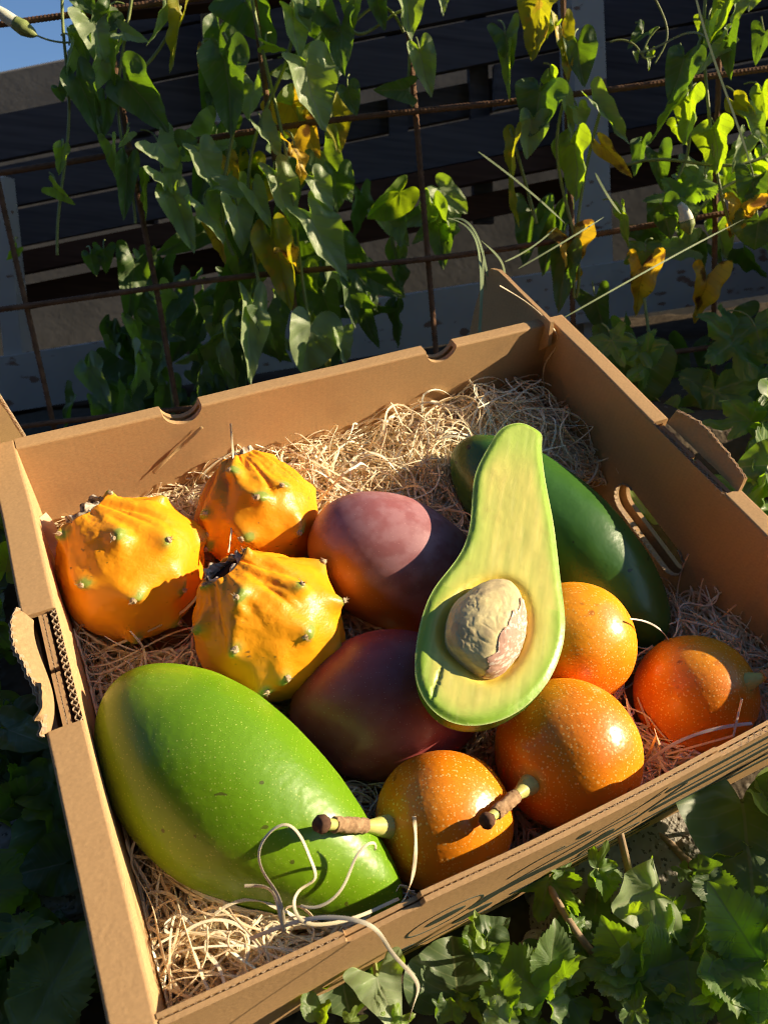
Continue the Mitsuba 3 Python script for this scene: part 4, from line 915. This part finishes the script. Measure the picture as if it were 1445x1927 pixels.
v2 = vine('bindweed_vine', 'dense column of bindweed with green and yellow leaves left of the middle', [[(470, -30), (500, 120), (540, 300), (560, 450), (590, 640)], [(545, -30), (520, 160), (480, 260), (470, 420), (500, 600)], [(420, 60), (440, 240), (420, 420), (440, 480)]], r=.002, group=VG)
put(v2, [(425, 112, 435, 258, 96, -22, D), (296, 270, 340, 318, 74, 30), (372, 286, 410, 364, 68, 32), (303, 322, 332, 370, 72, 28), (327, 366, 366, 478, 64, -14), (383, 386, 417, 462, 58, 32, 'arrow'), (446, 390, 461, 480, 62, 26, 'arrow'), (415, 352, 486, 373, 40, 35),
         (545, -38, 584, 62, 74, 32), (548, 24, 566, 110, 54, 26), (571, 126, 613, 248, 98, 28), (551, 200, 601, 298, 84, -8, Y_, {'y': .93}), (552, 270, 578, 342, 52, 30, Y_, 'crumple', {'y': .885}), (492, 240, 531, 300, 40, 30), (516, 330, 558, 434, 64, 26), (588, 338, 628, 396, 54, 30),
         (476, 360, 513, 430, 44, 24), (581, 412, 655, 530, 84, 30), (460, 0, 520, 90, 100, -15, D, {'y': .94}), (515, 448, 548, 586, 84, -20, Tn), (535, 470, 573, 500, 44, 30, Y_, 'crumple', {'y': .89}), (500, 82, 540, 96, 26, -40, Fr),
         (428, 300, 446, 352, 38, 0, Y_, {'y': .93}), (405, 430, 425, 498, 34, -20, Y_, {'y': .92}), (380, 90, 374, 130, 18, 0, Y_, {'y': .93}), (468, 575, 472, 726, 62, 25, {'dy': -.02}), (500, 590, 520, 660, 60, 10, D), (585, 612, 572, 706, 96, 15, 'round'), (640, 632, 650, 690, 40, 28), (655, 540, 668, 618, 46, 24, D),
         (560, 300, 545, 380, 60, 0, D, {'y': .93}), (610, 560, 640, 640, 70, -10, D, {'y': .93}), (455, 430, 470, 520, 60, -20, D, {'y': .94}), (480, 500, 460, 580, 60, -25, D, {'y': .94}), (640, 470, 690, 540, 70, 5, D, {'y': .93}), (690, 520, 760, 560, 60, 0, D, {'y': .96}), (620, 430, 700, 500, 60, 0, D, {'y': .97})])
scatter(v2, 48, (380, -20, 640, 640), .93, .99, [D, D, 'mat_leaf', Tn], (60, 105), seed=3, poly=Polygon([(390, -20), (600, -20), (640, 280), (680, 560), (660, 690), (470, 690), (430, 470), (300, 380), (280, 280), (400, 200)]))
v3 = vine('bindweed_vine', 'sparse bindweed twining down the middle bar of the mesh', [[(660, -20), (690, 60), (760, 20), (770, 120), (778, 200)], [(590, 10), (640, 60), (690, 20), (760, 60)]], group=VG)
put(v3, [(640, 48, 653, 145, 62, -25, D, 'arrow'), (667, -5, 662, 52, 56, -35, Fr), (710, 0, 724, 58, 36, -10, D), (762, -30, 773, 76, 64, 22), (829, -40, 834, 30, 32, 30), (789, 96, 812, 184, 50, 8), (764, 168, 702, 170, 42, 12, D), (655, 168, 671, 218, 44, -5, D), (600, 10, 640, 60, 60, -10, D)])
v4 = vine('bindweed_vine', 'bindweed on the mesh in front of the pale metal post', [[(1010, -30), (1040, 30), (1070, 120), (1050, 240), (1075, 420), (1085, 560)], [(1135, 190), (1100, 330), (1080, 560)], [(960, 240), (985, 330), (1010, 420)]], r=.0018, group=VG)
put(v4, [(1018, 0, 1000, 116, 80, -30, Tn), (1055, 56, 1074, 157, 38, 40, {'mat': Tn, 'kind': 'arrow'}), (1085, 80, 1100, 164, 60, 14, D), (1040, 45, 1024, 76, 28, -30, Fr), (1018, 172, 996, 258, 100, -18, D), (1040, 140, 1058, 195, 44, -48, Fr), (1060, 185, 1082, 264, 26, 50, 'arrow'), (1084, 205, 1096, 250, 40, 38), (1120, 192, 1184, 272, 36, 34, 'arrow'),
         (1083, 270, 1083, 380, 84, -38, Fr), (1135, 272, 1190, 335, 34, -20, Y_), (955, 102, 957, 190, 26, -30, Fr), (970, 282, 957, 428, 36, -55, Tn, 'arrow'), (950, 60, 962, 130, 50, -10, D), (1000, 225, 990, 300, 60, 10), (1170, 396, 1188, 462, 26, -40, Fr, 'arrow'), (1070, 455, 1086, 552, 74, 20, Y_, 'crumple'), (1208, 500, 1203, 598, 62, 8, Y_, 'crumple'), (1000, 400, 985, 500, 70, -10, D, {'y': .95}), (1045, 400, 1020, 520, 70, -15, D, {'y': .94}),
         (1065, 480, 1050, 590, 60, -10, D), (1120, 560, 1140, 640, 60, -10, D, {'y': .95})])
v5 = vine('bindweed_vine', 'tangle of bindweed and serrated leaves at the right edge of the mesh', [[(1330, -30), (1325, 100), (1335, 220), (1350, 330), (1380, 440)], [(1325, 60), (1300, 160), (1290, 300), (1240, 370)], [(1180, 310), (1260, 300), (1345, 310), (1445, 290)], [(1300, 420), (1350, 360), (1445, 330)]], r=.0018, group=VG)
put(v5, [(1288, 110, 1258, 196, 66, -10, D), (1335, 40, 1325, 92, 44, -35, Fr), (1372, 0, 1328, 90, 46, -32, Fr), (1390, 0, 1373, 52, 26, 35, 'arrow'), (1420, -20, 1408, 22, 30, 30), (1360, 78, 1303, 140, 32, 30, 'arrow'), (1370, 68, 1373, 150, 38, -15, D), (1302, 186, 1285, 274, 66, -42, Fr), (1273, 195, 1220, 272, 22, -45, Fr, 'arrow'),
         (1346, 244, 1348, 328, 80, -34, Fr), (1405, 218, 1444, 280, 34, 40), (1400, 262, 1380, 328, 40, 42), (1284, 372, 1195, 378, 80, -24, 'lobed', {'mat': 'mat_leaf_lobed'}), (1330, 330, 1284, 372, 90, -30, 'oval', {'mat': 'mat_leaf_oval'}), (1385, 188, 1424, 228, 40, -25, Tn), (1246, 385, 1262, 450, 60, -8, D), (1420, 335, 1400, 400, 66, 8, D), (1428, 410, 1420, 470, 74, 0, D, 'round'),
         (1215, 470, 1210, 530, 78, 18, 'lobed', {'mat': 'mat_leaf_lobed'}), (1394, 384, 1382, 446, 66, 14, Y_, 'crumple'), (1330, 520, 1316, 612, 62, 12, Y_, 'crumple'), (1440, 60, 1420, 120, 40, -20, D), (1435, 170, 1440, 230, 40, -20, Fr), (1210, 60, 1180, 92, 30, -30, D), (1440, 350, 1400, 372, 60, 10, D)])
scatter(v5, 26, (1200, 220, 1450, 480), .92, 1.0, [D, D, 'mat_leaf', Fr], (40, 80), seed=9)
bud2 = thing('bindweed_bud', 'closed white bindweed flower bud at the right edge among the leaves', 'flower bud', 'closed bindweed flower buds')
q = smooth_line([fp(1278, 383, .88), fp(1288, 400, .88), fp(1294, 425, .88), fp(1299, 440, .88)], 24)
part(bud2, 'petals', tube(q[:16], np.interp(np.linspace(0, 1, 16), [0, .3, .8, 1], [.003, .0052, .0075, .006]), 12), 'mat_petal', True)
part(bud2, 'calyx', tube(q[13:], np.interp(np.linspace(0, 1, 11), [0, .4, 1], [.0082, .0078, .0015]), 12), 'mat_vine', True)
# tendrils, grass stems
tn = vine('vine_tendril', 'yellow green curled tendril in front of the dark boards at the upper right', [[(1230, -10), (1252, 40), (1255, 70), (1240, 105), (1232, 118)], [(1148, 78), (1180, 76), (1200, 90), (1210, 105), (1232, 104)], [(1209, 108), (1222, 70), (1240, 50)]], r=.0009, y=.87, mat='mat_vine')
put(tn, [(1222, 98, 1218, 134, 14, 30, {'mat': Fr, 'kind': 'arrow', 'y': .87, 'stalk': False}), (1196, 100, 1200, 118, 10, 30, {'mat': Fr, 'y': .87, 'stalk': False}), (1225, 60, 1240, 48, 10, 20, {'mat': Fr, 'y': .87, 'stalk': False})])
def blade(k, pts, w, mat='mat_grass', name='blade'):
    q = smooth_line([fp(*p) for p in pts], 40); s = np.linspace(0, 1, 40)
    v, f = ribbon(q, .46 * w * np.clip(np.minimum(s * 8 + .35, (1 - s) * 5 + .1), 0, 1), .0006, normal=nrm(CAM - q[20]) + np.array([.4, 0, .2]))
    part(k, name, trimesh.Trimesh(v, f, process=False), mat, 40)
gr1 = thing('grass_stem', 'long green grass stem slanting across the leaves at the right edge', 'grass', 'grass stems in front of the fence')
blade(gr1, [(1306, -20, .84), (1330, 70, .84), (1374, 197, .84), (1416, 322, .85)], .0046); blade(gr1, [(1190, 95, .87), (1260, 75, .86), (1300, 60, .85), (1335, 80, .84)], .0040)
gr2 = thing('grass_stem', 'pale grass stem crossing diagonally in front of the metal post', 'grass', 'grass stems in front of the fence')
blade(gr2, [(900, 285, .84), (960, 330, .84), (1063, 420, .85)], .0042); blade(gr2, [(950, 492, .83), (1000, 465, .84), (1047, 426, .85)], .0032); blade(gr2, [(975, 505, .83), (1060, 455, .84), (1136, 408, .86)], .0034)
gr3 = thing('grass_stem', 'thin grass stem rising to the right behind the back right corner of the box', 'grass', 'grass stems in front of the fence')
blade(gr3, [(1060, 598, .80), (1180, 530, .82), (1345, 440, .86), (1400, 412, .87)], .0034); blade(gr3, [(1120, 325, .84), (1140, 362, .84), (1168, 402, .85)], .005)
gr4 = thing('grass_stem', 'tuft of grass blades standing at the raised lid flap behind the box', 'grass', 'grass stems in front of the fence')
for b in ([(900, 640, .66), (905, 560, .67), (903, 490, .68), (880, 428, .70), (842, 410, .70)], [(918, 520, .69), (900, 450, .70), (868, 412, .71), (845, 412, .71)], [(902, 640, .66), (906, 570, .67), (910, 470, .68)], [(912, 520, .70), (935, 560, .71), (948, 505, .72), (925, 470, .72), (905, 452, .72)]): blade(gr4, b, .0042)
# shaded plants behind the box and to its right
PL = 'leafy plants in the shade behind the box'
def plant(name, label, root, group=None):
    k = thing(name, label, 'plant', group)
    part(k, 'stem', tube(smooth_line([fp(*p) for p in root], 24), .002, 7), 'mat_vine', True); return k
p1 = plant('bindweed_plant', 'heap of shaded bindweed leaves behind the left half of the back wall', [(330, 820, 1.02), (320, 700, 1.04), (300, 560, 1.05)], PL)
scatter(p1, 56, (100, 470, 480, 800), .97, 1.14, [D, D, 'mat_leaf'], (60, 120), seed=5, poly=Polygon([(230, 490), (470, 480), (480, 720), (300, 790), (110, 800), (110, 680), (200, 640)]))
put(p1, [(170, 480, 182, 520, 36, 0, {'y': 1.0, 'mat': D}), (195, 470, 200, 515, 36, 0, {'y': 1.0, 'mat': D}), (30, 466, 12, 490, 20, 30, {'y': .93, 'mat': Fr})])
p2 = plant('bindweed_plant', 'sunlit bindweed leaves low behind the middle bar of the mesh', [(760, 560, 1.08), (740, 460, 1.08), (720, 380, 1.08)], PL)
scatter(p2, 15, (570, 350, 900, 470), .98, 1.10, ['mat_leaf', D, Fr], (60, 100), seed=6, poly=Polygon([(560, 470), (640, 360), (760, 340), (900, 360), (830, 430), (760, 560), (620, 560)]), kinds=('heart', 'round'))
scatter(p2, 14, (560, 470, 760, 640), .97, 1.08, [D], (60, 100), seed=8)
p3 = plant('vine_plant', 'big dark lobed leaves behind the right wall of the box', [(1300, 1050, .80), (1320, 880, .82), (1345, 735, .82)], PL)
put(p3, [(1385, 640, 1318, 690, 170, 0), (1345, 735, 1330, 885, 185, -8), (1435, 700, 1400, 800, 150, 5), (1215, 690, 1160, 660, 110, 10), (1200, 650, 1230, 700, 90, 25), (1420, 610, 1440, 680, 130, 0), (1440, 830, 1400, 900, 120, 10), (1150, 640, 1180, 700, 90, 0), (1390, 960, 1430, 900, 120, -20), (1350, 880, 1300, 920, 100, 0), (1435, 950, 1400, 1000, 90, -30), (1250, 780, 1290, 840, 90, 0), (1425, 845, 1410, 870, 50, -40)], y=.80, kind='lobed', mat='mat_leaf_lobed', dy=-.02)
scatter(p3, 44, (1130, 600, 1460, 1010), .80, 1.0, [D, 'mat_leaf_dark'], (70, 120), seed=12, kinds=('heart', 'round'))
for row in ([(1190, 840, .84), (1170, 740, .84)], [(1240, 1100, .80), (1300, 1010, .80), (1345, 900, .82), (1445, 780, .84)], [(1230, 735, .86), (1222, 640, .87), (1212, 560, .88)]):
    part(p3, 'stem', tube(smooth_line([fp(*p) for p in row], 20), .0018, 7), 'mat_vine', True)
# ------------------------------------------------------------------ plants round the box
def gl(k, u1, v1, u2, v2, w, kind, mat, z=-.085, dz=0.0, roll=0, lean=(0, 0)):
    P, Q = bw(hit(u1, v1, z))[0], bw(hit(u2, v2, z + dz))[0]
    n = nrm(BZ * 1.0 + nrm(CAM - P) * .6 + BX * lean[0] + BY * lean[1])
    leaf(k, P, Q, w * np.linalg.norm(P - CAM) / FPX, n, kind, mat, roll=roll * 1.5)
def stalk(k, a, b, z0, z1, r=.0013):
    part(k, 'stalk', tube(smooth_line([bw(hit(*a, z0))[0], bw((hit(*a, z0) + hit(*b, z1)) / 2)[0] + BZ * .006, bw(hit(*b, z1))[0]], 14), r, 7), 'mat_vine', True)
GP = 'serrated creepers in front of the box'
O_, LB = 'mat_leaf_oval', 'mat_leaf_lobed'
def gplant(label, name='creeper_plant'): return thing(name, label, 'plant', GP)
c1_ = gplant('serrated creeper with leaflets spread round one point near the bottom centre right')
for tip, w, ro, dz in (((1134, 1726), 95, -25, .015), ((1094, 1822), 80, 20, .0), ((1146, 1894), 80, 10, -.01), ((1294, 1803), 120, 5, .0), ((1215, 1925), 90, -15, -.01), ((1222, 1745), 60, -50, .02)): gl(c1_, 1198, 1835, *tip, w, 'oval', O_, dz=dz, roll=ro)
stalk(c1_, (1190, 1900), (1198, 1835), -.115, -.085)
c2_ = gplant('serrated creeper with leaflets spread round one point left of the bottom centre right plant')
for tip, w, ro, dz in (((1043, 1733), 80, 12, .012), ((1094, 1800), 76, -45, .018), ((978, 1884), 78, 22, -.006), ((1056, 1930), 70, -35, .0), ((918, 1796), 105, 5, .0)): gl(c2_, 1028, 1875, *tip, w, 'oval', O_, z=-.08, dz=dz, roll=ro)
stalk(c2_, (1070, 1925), (1028, 1875), -.115, -.08)
c3_ = gplant('serrated creeper in the lower right corner of the picture')
for tip, w, ro, dz in (((1334, 1664), 110, -8, .01), ((1346, 1836), 110, 22, .0), ((1424, 1915), 90, 15, .0), ((1470, 1720), 110, -40, .02), ((1480, 1880), 90, -30, .0)): gl(c3_, 1434, 1813, *tip, w, 'oval', O_, z=-.07, dz=dz, roll=ro)
gl(c3_, 1318, 1800, 1384, 1915, 100, 'oval', O_, z=-.07, roll=-30); gl(c3_, 1290, 1810, 1310, 1925, 110, 'oval', O_, z=-.08, roll=10); gl(c3_, 1300, 1800, 1316, 1700, 130, 'round', 'mat_leaf_dark', z=-.09, roll=-25); gl(c3_, 1360, 1925, 1440, 1860, 110, 'oval', O_, z=-.09, roll=10)
stalk(c3_, (1445, 1930), (1434, 1813), -.115, -.07)
c4_ = gplant('lobed creeper leaves right under the printed front wall')
gl(c4_, 1032, 1656, 1008, 1752, 150, 'lobed', LB, z=-.085, dz=-.01, roll=10); gl(c4_, 1122, 1634, 1172, 1630, 100, 'lobed', LB, z=-.075, roll=25); gl(c4_, 1120, 1634, 1150, 1690, 90, 'oval', LB, z=-.08, roll=-30); gl(c4_, 1117, 1745, 1130, 1640, 190, 'lobed', 'mat_leaf_dark', z=-.10, dz=-.005)
gl(c4_, 1060, 1640, 1046, 1612, 60, 'lobed', LB, z=-.08, roll=10); gl(c4_, 875, 1705, 858, 1740, 60, 'lobed', LB, z=-.09); gl(c4_, 905, 1790, 880, 1740, 60, 'oval', LB, z=-.10, roll=10)
stalk(c4_, (1115, 1740), (1040, 1656), -.12, -.085); stalk(c4_, (1120, 1720), (1122, 1634), -.12, -.075)
BG_ = 'bindweed on the ground in front of the box'
def bplant(label): return thing('bindweed_plant', label, 'plant', BG_)
b1_ = bplant('heart leaf with notched base lying on the big pitted stone')
gl(b1_, 1226, 1675, 1150, 1716, 150, 'heart', 'mat_leaf', z=-.08, roll=-20); stalk(b1_, (1262, 1745), (1226, 1675), -.12, -.08, .0018)
b2_ = bplant('light green arrow-shaped leaf close in front of the box near the bottom middle')
gl(b2_, 708, 1838, 745, 1945, 100, 'arrow', 'mat_leaf', z=-.07, dz=-.005, roll=-5); stalk(b2_, (700, 1810), (708, 1838), -.11, -.07)
b3_ = bplant('three small heart leaves round one stalk below the left end of the print')
for tip, w, ro in (((893, 1712), 46, 15), ((960, 1728), 64, -10), ((925, 1845), 80, 0), ((880, 1790), 50, 10)): gl(b3_, 913, 1769, *tip, w, 'heart', 'mat_leaf_dark' if w > 50 else Fr, z=-.075, roll=ro)
stalk(b3_, (935, 1800), (913, 1769), -.11, -.075)
b4_ = bplant('big round dark leaf at the right edge below the corner of the box')
gl(b4_, 1396, 1508, 1418, 1690, 200, 'round', 'mat_leaf_dark', z=-.075, roll=8); gl(b4_, 1430, 1500, 1500, 1560, 140, 'round', Fr, z=-.07, roll=-25); stalk(b4_, (1400, 1560), (1396, 1508), -.12, -.075)
b5_ = bplant('pale crumpled little leaves at the bottom edge left of the middle')
gl(b5_, 590, 1925, 572, 1862, 40, 'oval', O_, z=-.075, roll=20); gl(b5_, 605, 1930, 618, 1880, 44, 'oval', Fr, z=-.075, roll=-40); gl(b5_, 640, 1830, 660, 1920, 130, 'round', 'mat_leaf_dark', z=-.10); gl(b5_, 560, 1880, 630, 1835, 60, 'oval', Fr, z=-.085, roll=-30); gl(b5_, 660, 1925, 700, 1910, 40, 'lobed', Fr, z=-.07); gl(b5_, 740, 1930, 790, 1905, 60, 'lobed', Fr, z=-.07); gl(b5_, 860, 1870, 850, 1760, 150, 'round', 'mat_leaf_dark', z=-.10)
def gscatter(k, n, region, mats, kinds, size, z, seed):
    r = np.random.default_rng(seed); d = 0
    while d < n:
        u, v = r.uniform(*region[:2]), r.uniform(*region[2:])
        c = hit(u, v, -.1)
        if -.03 < c[0] < BW + .03 and -.03 < c[1] < BD + .03: continue
        a = r.uniform(0, 6.28); L = r.uniform(*size)
        gl(k, u, v, u + L * math.cos(a), v + L * math.sin(a), L * r.uniform(.8, 1.1), kinds[r.integers(len(kinds))], mats[r.integers(len(mats))], z=r.uniform(*z), dz=r.uniform(-.015, .015), roll=r.uniform(-35, 35), lean=r.normal(0, .25, 2)); d += 1
b6_ = thing('creeper_plant', 'low dark undergrowth of leaves in front of the box at the right', 'plant', GP)
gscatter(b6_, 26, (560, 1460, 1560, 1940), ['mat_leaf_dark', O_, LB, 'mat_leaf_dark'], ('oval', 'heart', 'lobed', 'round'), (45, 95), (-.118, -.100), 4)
gscatter(b6_, 60, (600, 1500, 1560, 1940), [O_, LB, 'mat_leaf_dark', Fr, 'mat_leaf'], ('oval', 'lobed', 'heart'), (35, 80), (-.105, -.072), 14)
b7_ = thing('creeper_plant', 'dark leaves in the shade along the left wall of the box', 'plant')
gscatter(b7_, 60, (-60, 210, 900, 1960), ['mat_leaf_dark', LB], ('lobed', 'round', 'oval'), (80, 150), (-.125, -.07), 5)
gl(b7_, 40, 1960, 170, 1740, 150, 'oval', LB, z=-.07, roll=-10); gl(b7_, 20, 1660, 60, 1560, 120, 'lobed', LB, z=-.09); gl(b7_, 10, 1080, 22, 1020, 60, 'round', Fr, z=-.06, roll=10)
b8_ = thing('creeper_plant', 'leaf tufts on the ground behind the hand hole of the right wall', 'plant')
for k_ in range(18):
    r = rng; c = np.array([BW + .02 + .07 * r.random(), r.uniform(.11, .26), -.105 + .035 * r.random()]); a = r.uniform(0, 6.28); L = r.uniform(.02, .04)
    P = bw(c)[0]; leaf(b8_, P, P + (BX * math.cos(a) + BY * math.sin(a)) * L + BZ * .008, L * .95, BZ + BX * .4 + r.normal(0, .3, 3), ('lobed', 'oval')[k_ % 2], (LB, O_, Fr)[k_ % 3])
gscatter(b8_, 24, (1390, 1520, 740, 1040), ['mat_leaf_dark', LB], ('lobed', 'round', 'heart'), (60, 120), (-.11, -.05), 41)
b9_ = thing('creeper_plant', 'taller creeper at the right edge throwing dappled shade on the leaves in front', 'plant', GP)  # unseen creeper, added for the shade it casts on the front leaves
r9 = np.random.default_rng(31)
for k_ in range(85):
    c = np.array([r9.uniform(.44, .60), r9.uniform(.41, .70), r9.uniform(-.08, .055)]); a = r9.uniform(0, 6.28); L = r9.uniform(.025, .055)
    P = bw(c)[0]
    leaf(b9_, P, P + (BX * math.cos(a) + BY * math.sin(a)) * L - BZ * .006, L * .95, BX * .8 + BZ * .6 + r9.normal(0, .35, 3), ('oval', 'lobed', 'heart')[k_ % 3], (LB, O_, 'mat_leaf_dark')[k_ % 3])
for k_ in range(5):
    a, b = bw([.46 + .04 * k_, .34 + .05 * k_, -.12])[0], bw([.47 + .035 * k_, .36 + .04 * k_, .0])[0]
    part(b9_, 'stem', tube(smooth_line([a, (a + b) / 2 + BX * .01, b], 12), .0016, 7), 'mat_vine', True)
tw = thing('twig', 'dry brown twig leaning on the stone under the front wall', 'twig', 'dry twigs in front of the box')
part(tw, 'twig', tube(smooth_line([bw(hit(1162, 1552, -.075))[0], bw(hit(1180, 1625, -.085))[0], bw(hit(1200, 1700, -.1))[0], bw(hit(1226, 1760, -.115))[0]], 20), .0022, 8), 'mat_dry_stem', True)
tw = thing('twig', 'thin dry stalk slanting under the lobed leaves in front', 'twig', 'dry twigs in front of the box')
part(tw, 'twig', tube(smooth_line([bw(hit(1030, 1660, -.09))[0], bw(hit(1075, 1740, -.08))[0], bw(hit(1120, 1800, -.09))[0]], 20), .002, 8), 'mat_dry_stem', True)
tw = thing('twig', 'reddish brown stalk lying right of the big stone', 'twig', 'dry twigs in front of the box')
part(tw, 'twig', tube(smooth_line([bw(hit(1190, 1540, -.115))[0], bw(hit(1270, 1600, -.11))[0], bw(hit(1330, 1665, -.11))[0]], 20), .003, 8), 'mat_dry_stem', True)

# ------------------------------------------------------------------ rusty mesh, boards, posts
def rust(p, n, uv): return mix((.075, .042, .025), (.24, .13, .075), pf(p.x * 120, p.y * 120, p.z * 120, 3))
bsdf('mat_rust', rust, .85, .2, lambda p, n, uv: pf(p.x * 500, p.y * 500, p.z * 500, 3) * .0008)
mesh_ = thing('reinforcing_mesh', 'rusty welded steel mesh carrying the vines in front of the boards', 'steel mesh')
def rebar(a, b, r=.0030):
    n = int(np.linalg.norm(np.subtract(b, a)) / .0022); s = np.linspace(0, 1, n)
    p = np.asarray(a) + (np.asarray(b) - np.asarray(a)) * s[:, None] + .0025 * (np.stack([meshkit.noise(np.stack([s * 9, s * 0 + k, s * 0 + a[0] * 7], -1)) for k in range(3)], -1) - .5)
    return tube(p, r + .00045 * ((np.arange(n) % 3) == 0), 8)
GY = .915
for u in (32, 285, 545, 807, 1076, 1344, 1610):
    c = fp(u, 500, GY + .007); part(mesh_, 'bar', rebar((c[0], c[1], c[2] - .26), (c[0], c[1], c[2] + .42)), 'mat_rust', 40)
for row in ([(-120, 62), (0, 45), (1000, -88), (1600, -170)], [(-120, 342), (0, 325), (630, 225), (965, 190), (1445, 128), (1600, 108)], [(-120, 596), (0, 582), (440, 522), (820, 485), (1256, 418), (1600, 370)], [(-120, 826), (35, 803), (340, 770), (1285, 660), (1600, 620)]):
    q = [fp(*p, GY) for p in row]
    n = 700; p = smooth_line(q, n); part(mesh_, 'bar', tube(p, .0030 + .00040 * ((np.arange(n) % 3) == 0), 8), 'mat_rust', 40)
def wood(c0, c1):
    def fn(p, n, uv):
        g_ = pf(p.x * 12, p.y * 60, (p.z + .2 * p.x) * 160, 3)
        return mix(c0, c1, g_)
    return fn
bsdf('mat_board', wood((.055, .048, .052), (.15, .13, .135)), .85, .15, lambda p, n, uv: pf(p.x * 14, p.y * 60, (p.z + .2 * p.x) * 260, 3) * .0005)
bsdf('mat_board_brown', wood((.05, .022, .014), (.12, .06, .04)), .85, .15)
bsdf('mat_concrete', lambda p, n, uv: mix((.10, .097, .093), (.19, .183, .173), pf(p.x * 18, p.y * 18, p.z * 18, 4)), .9, .15, lambda p, n, uv: pf(p.x * 90, p.y * 90, p.z * 90, 3) * .0003)
def paint(p, n, uv):
    c = mix((.42, .39, .36), (.54, .51, .46), pf(p.x * 20, p.y * 20, p.z * 20, 3))
    return mix(c, (.22, .10, .05), .85 * smoothstep(.66, .74, pf(p.x * 38 + 2, p.y * 38, p.z * 60, 3)))
bsdf('mat_paint', paint, .6, .3)
def slab(P4, thick, m=.004):
    """a board with chamfered edges from the four corners of its front"""
    P4 = np.asarray(P4); c = P4.mean(0); n = nrm(np.cross(P4[1] - P4[0], P4[3] - P4[0])); n = n if n[1] > 0 else -n
    inn_ = P4 + nrm(c - P4) * m
    v = np.vstack([inn_, P4 + n * m * .7, P4 + n * thick]); f = [[0, 1, 2, 3], [11, 10, 9, 8]]
    for a in range(4):
        b = (a + 1) % 4; f += [[a, b, b + 4, a + 4][::-1], [a + 4, b + 4, b + 8, a + 8][::-1]]
    f = np.array(f); mm = trimesh.Trimesh(v, np.vstack([f[:, :3], f[:, [0, 2, 3]]]), process=False); mm.fix_normals()
    return mm
def board(k, u0, u1, t0, b0, y, thick=.02, mat='mat_board', slope=-.2, name='board', label=None):
    return part(k, name, slab([fp(u0, t0 + slope * u0, y), fp(u1, t0 + slope * u1, y), fp(u1, b0 + slope * u1, y), fp(u0, b0 + slope * u0, y)], thick), mat, False, label)
fence = thing('board_fence', 'dark weathered fence of sloping boards behind the steel mesh', 'fence')
FYB = 1.34
for u0, u1, t, b in ((135, 1700, 20, 112), (125, 1700, 118, 205), (-260, 1700, 214, 300), (-260, 640, 312, 392), (930, 1700, 306, 392), (-260, 1700, 400, 470), (640, 1700, 470, 478)): board(fence, u0, u1, t, b, FYB)
board(fence, 640, 930, 330, 394, FYB + .05)
for u in (735, 890, 1300, 250, 520): part(fence, 'stringer', slab([fp(u - 18, -160, FYB + .03), fp(u + 18, -160, FYB + .03), fp(u + 40, 420, FYB + .03), fp(u + 4, 420, FYB + .03)], .03), 'mat_board', False)
board(fence, -260, 1700, 480, 522, FYB - .03, .05, 'mat_board_brown', name='rail', label='rusty brown rail'); board(fence, -260, 1700, 545, 592, FYB + .02, .03, 'mat_board_brown', name='rail')
board(fence, 160, 560, 10, 44, FYB - .1, .04, 'mat_board_brown', slope=-.1, name='rail')
wl = thing('concrete_wall', 'grey concrete wall behind the boards, its top edge against the sky', 'wall')
q0, q1 = fp(-700, 275, 1.75), fp(1900, -255, 1.75)
part(wl, 'wall', slab([q0, q1, [q1[0], q1[1], -.4], [q0[0], q0[1], -.4]], .2, .01), 'mat_concrete', False)
frame = thing('metal_frame', 'pale painted metal frame with upright posts in front of the boards', 'metal frame')
def post(u0, v0, u1, v1, w, y): part(frame, 'post', slab([fp(u0, v0, y), fp(u0 + w, v0, y), fp(u1 + w, v1, y), fp(u1, v1, y)], .04, .003), 'mat_paint', False)
post(1074, -60, 1100, 660, 60, 1.27); post(368, -60, 440, 660, 44, 1.29); post(-30, 330, 10, 700, 36, 1.27); post(1060, -60, 1086, 660, 12, 1.30)
board(frame, -300, 1800, 672, 778, 1.26, .05, 'mat_paint', slope=-.155, name='beam', label='white painted beam with rust stains')
# added boards, unseen on the right, put there to shade the board fence
for k_ in range(6):
    z0 = .30 + k_ * .24
    part(fence, 'board', trimesh.creation.box([.03, .62, .235], transform=trimesh.transformations.translation_matrix([.92, 1.27, z0])), 'mat_board', False)
part(fence, 'board', trimesh.creation.box([.03, .22, .30], transform=trimesh.transformations.translation_matrix([.80, .61, .43])), 'mat_board', False)  # unseen low board added to shade the ground right of the box
for k_ in range(3):
    part(fence, 'board', trimesh.creation.box([.03, .34, .15], transform=trimesh.transformations.translation_matrix([.80, .90, .36 + k_ * .155])), 'mat_board', False)  # unseen boards added to darken the leaves behind the right wall
hw = thing('house_wall', 'plain grey house wall behind the photographer, outside the picture', 'wall')  # unseen wall added to cut the sky fill on the background
part(hw, 'wall', trimesh.creation.box([9., .2, 4.4], transform=trimesh.transformations.translation_matrix([-2.6, -2.2, 1.5])), 'mat_concrete', False)
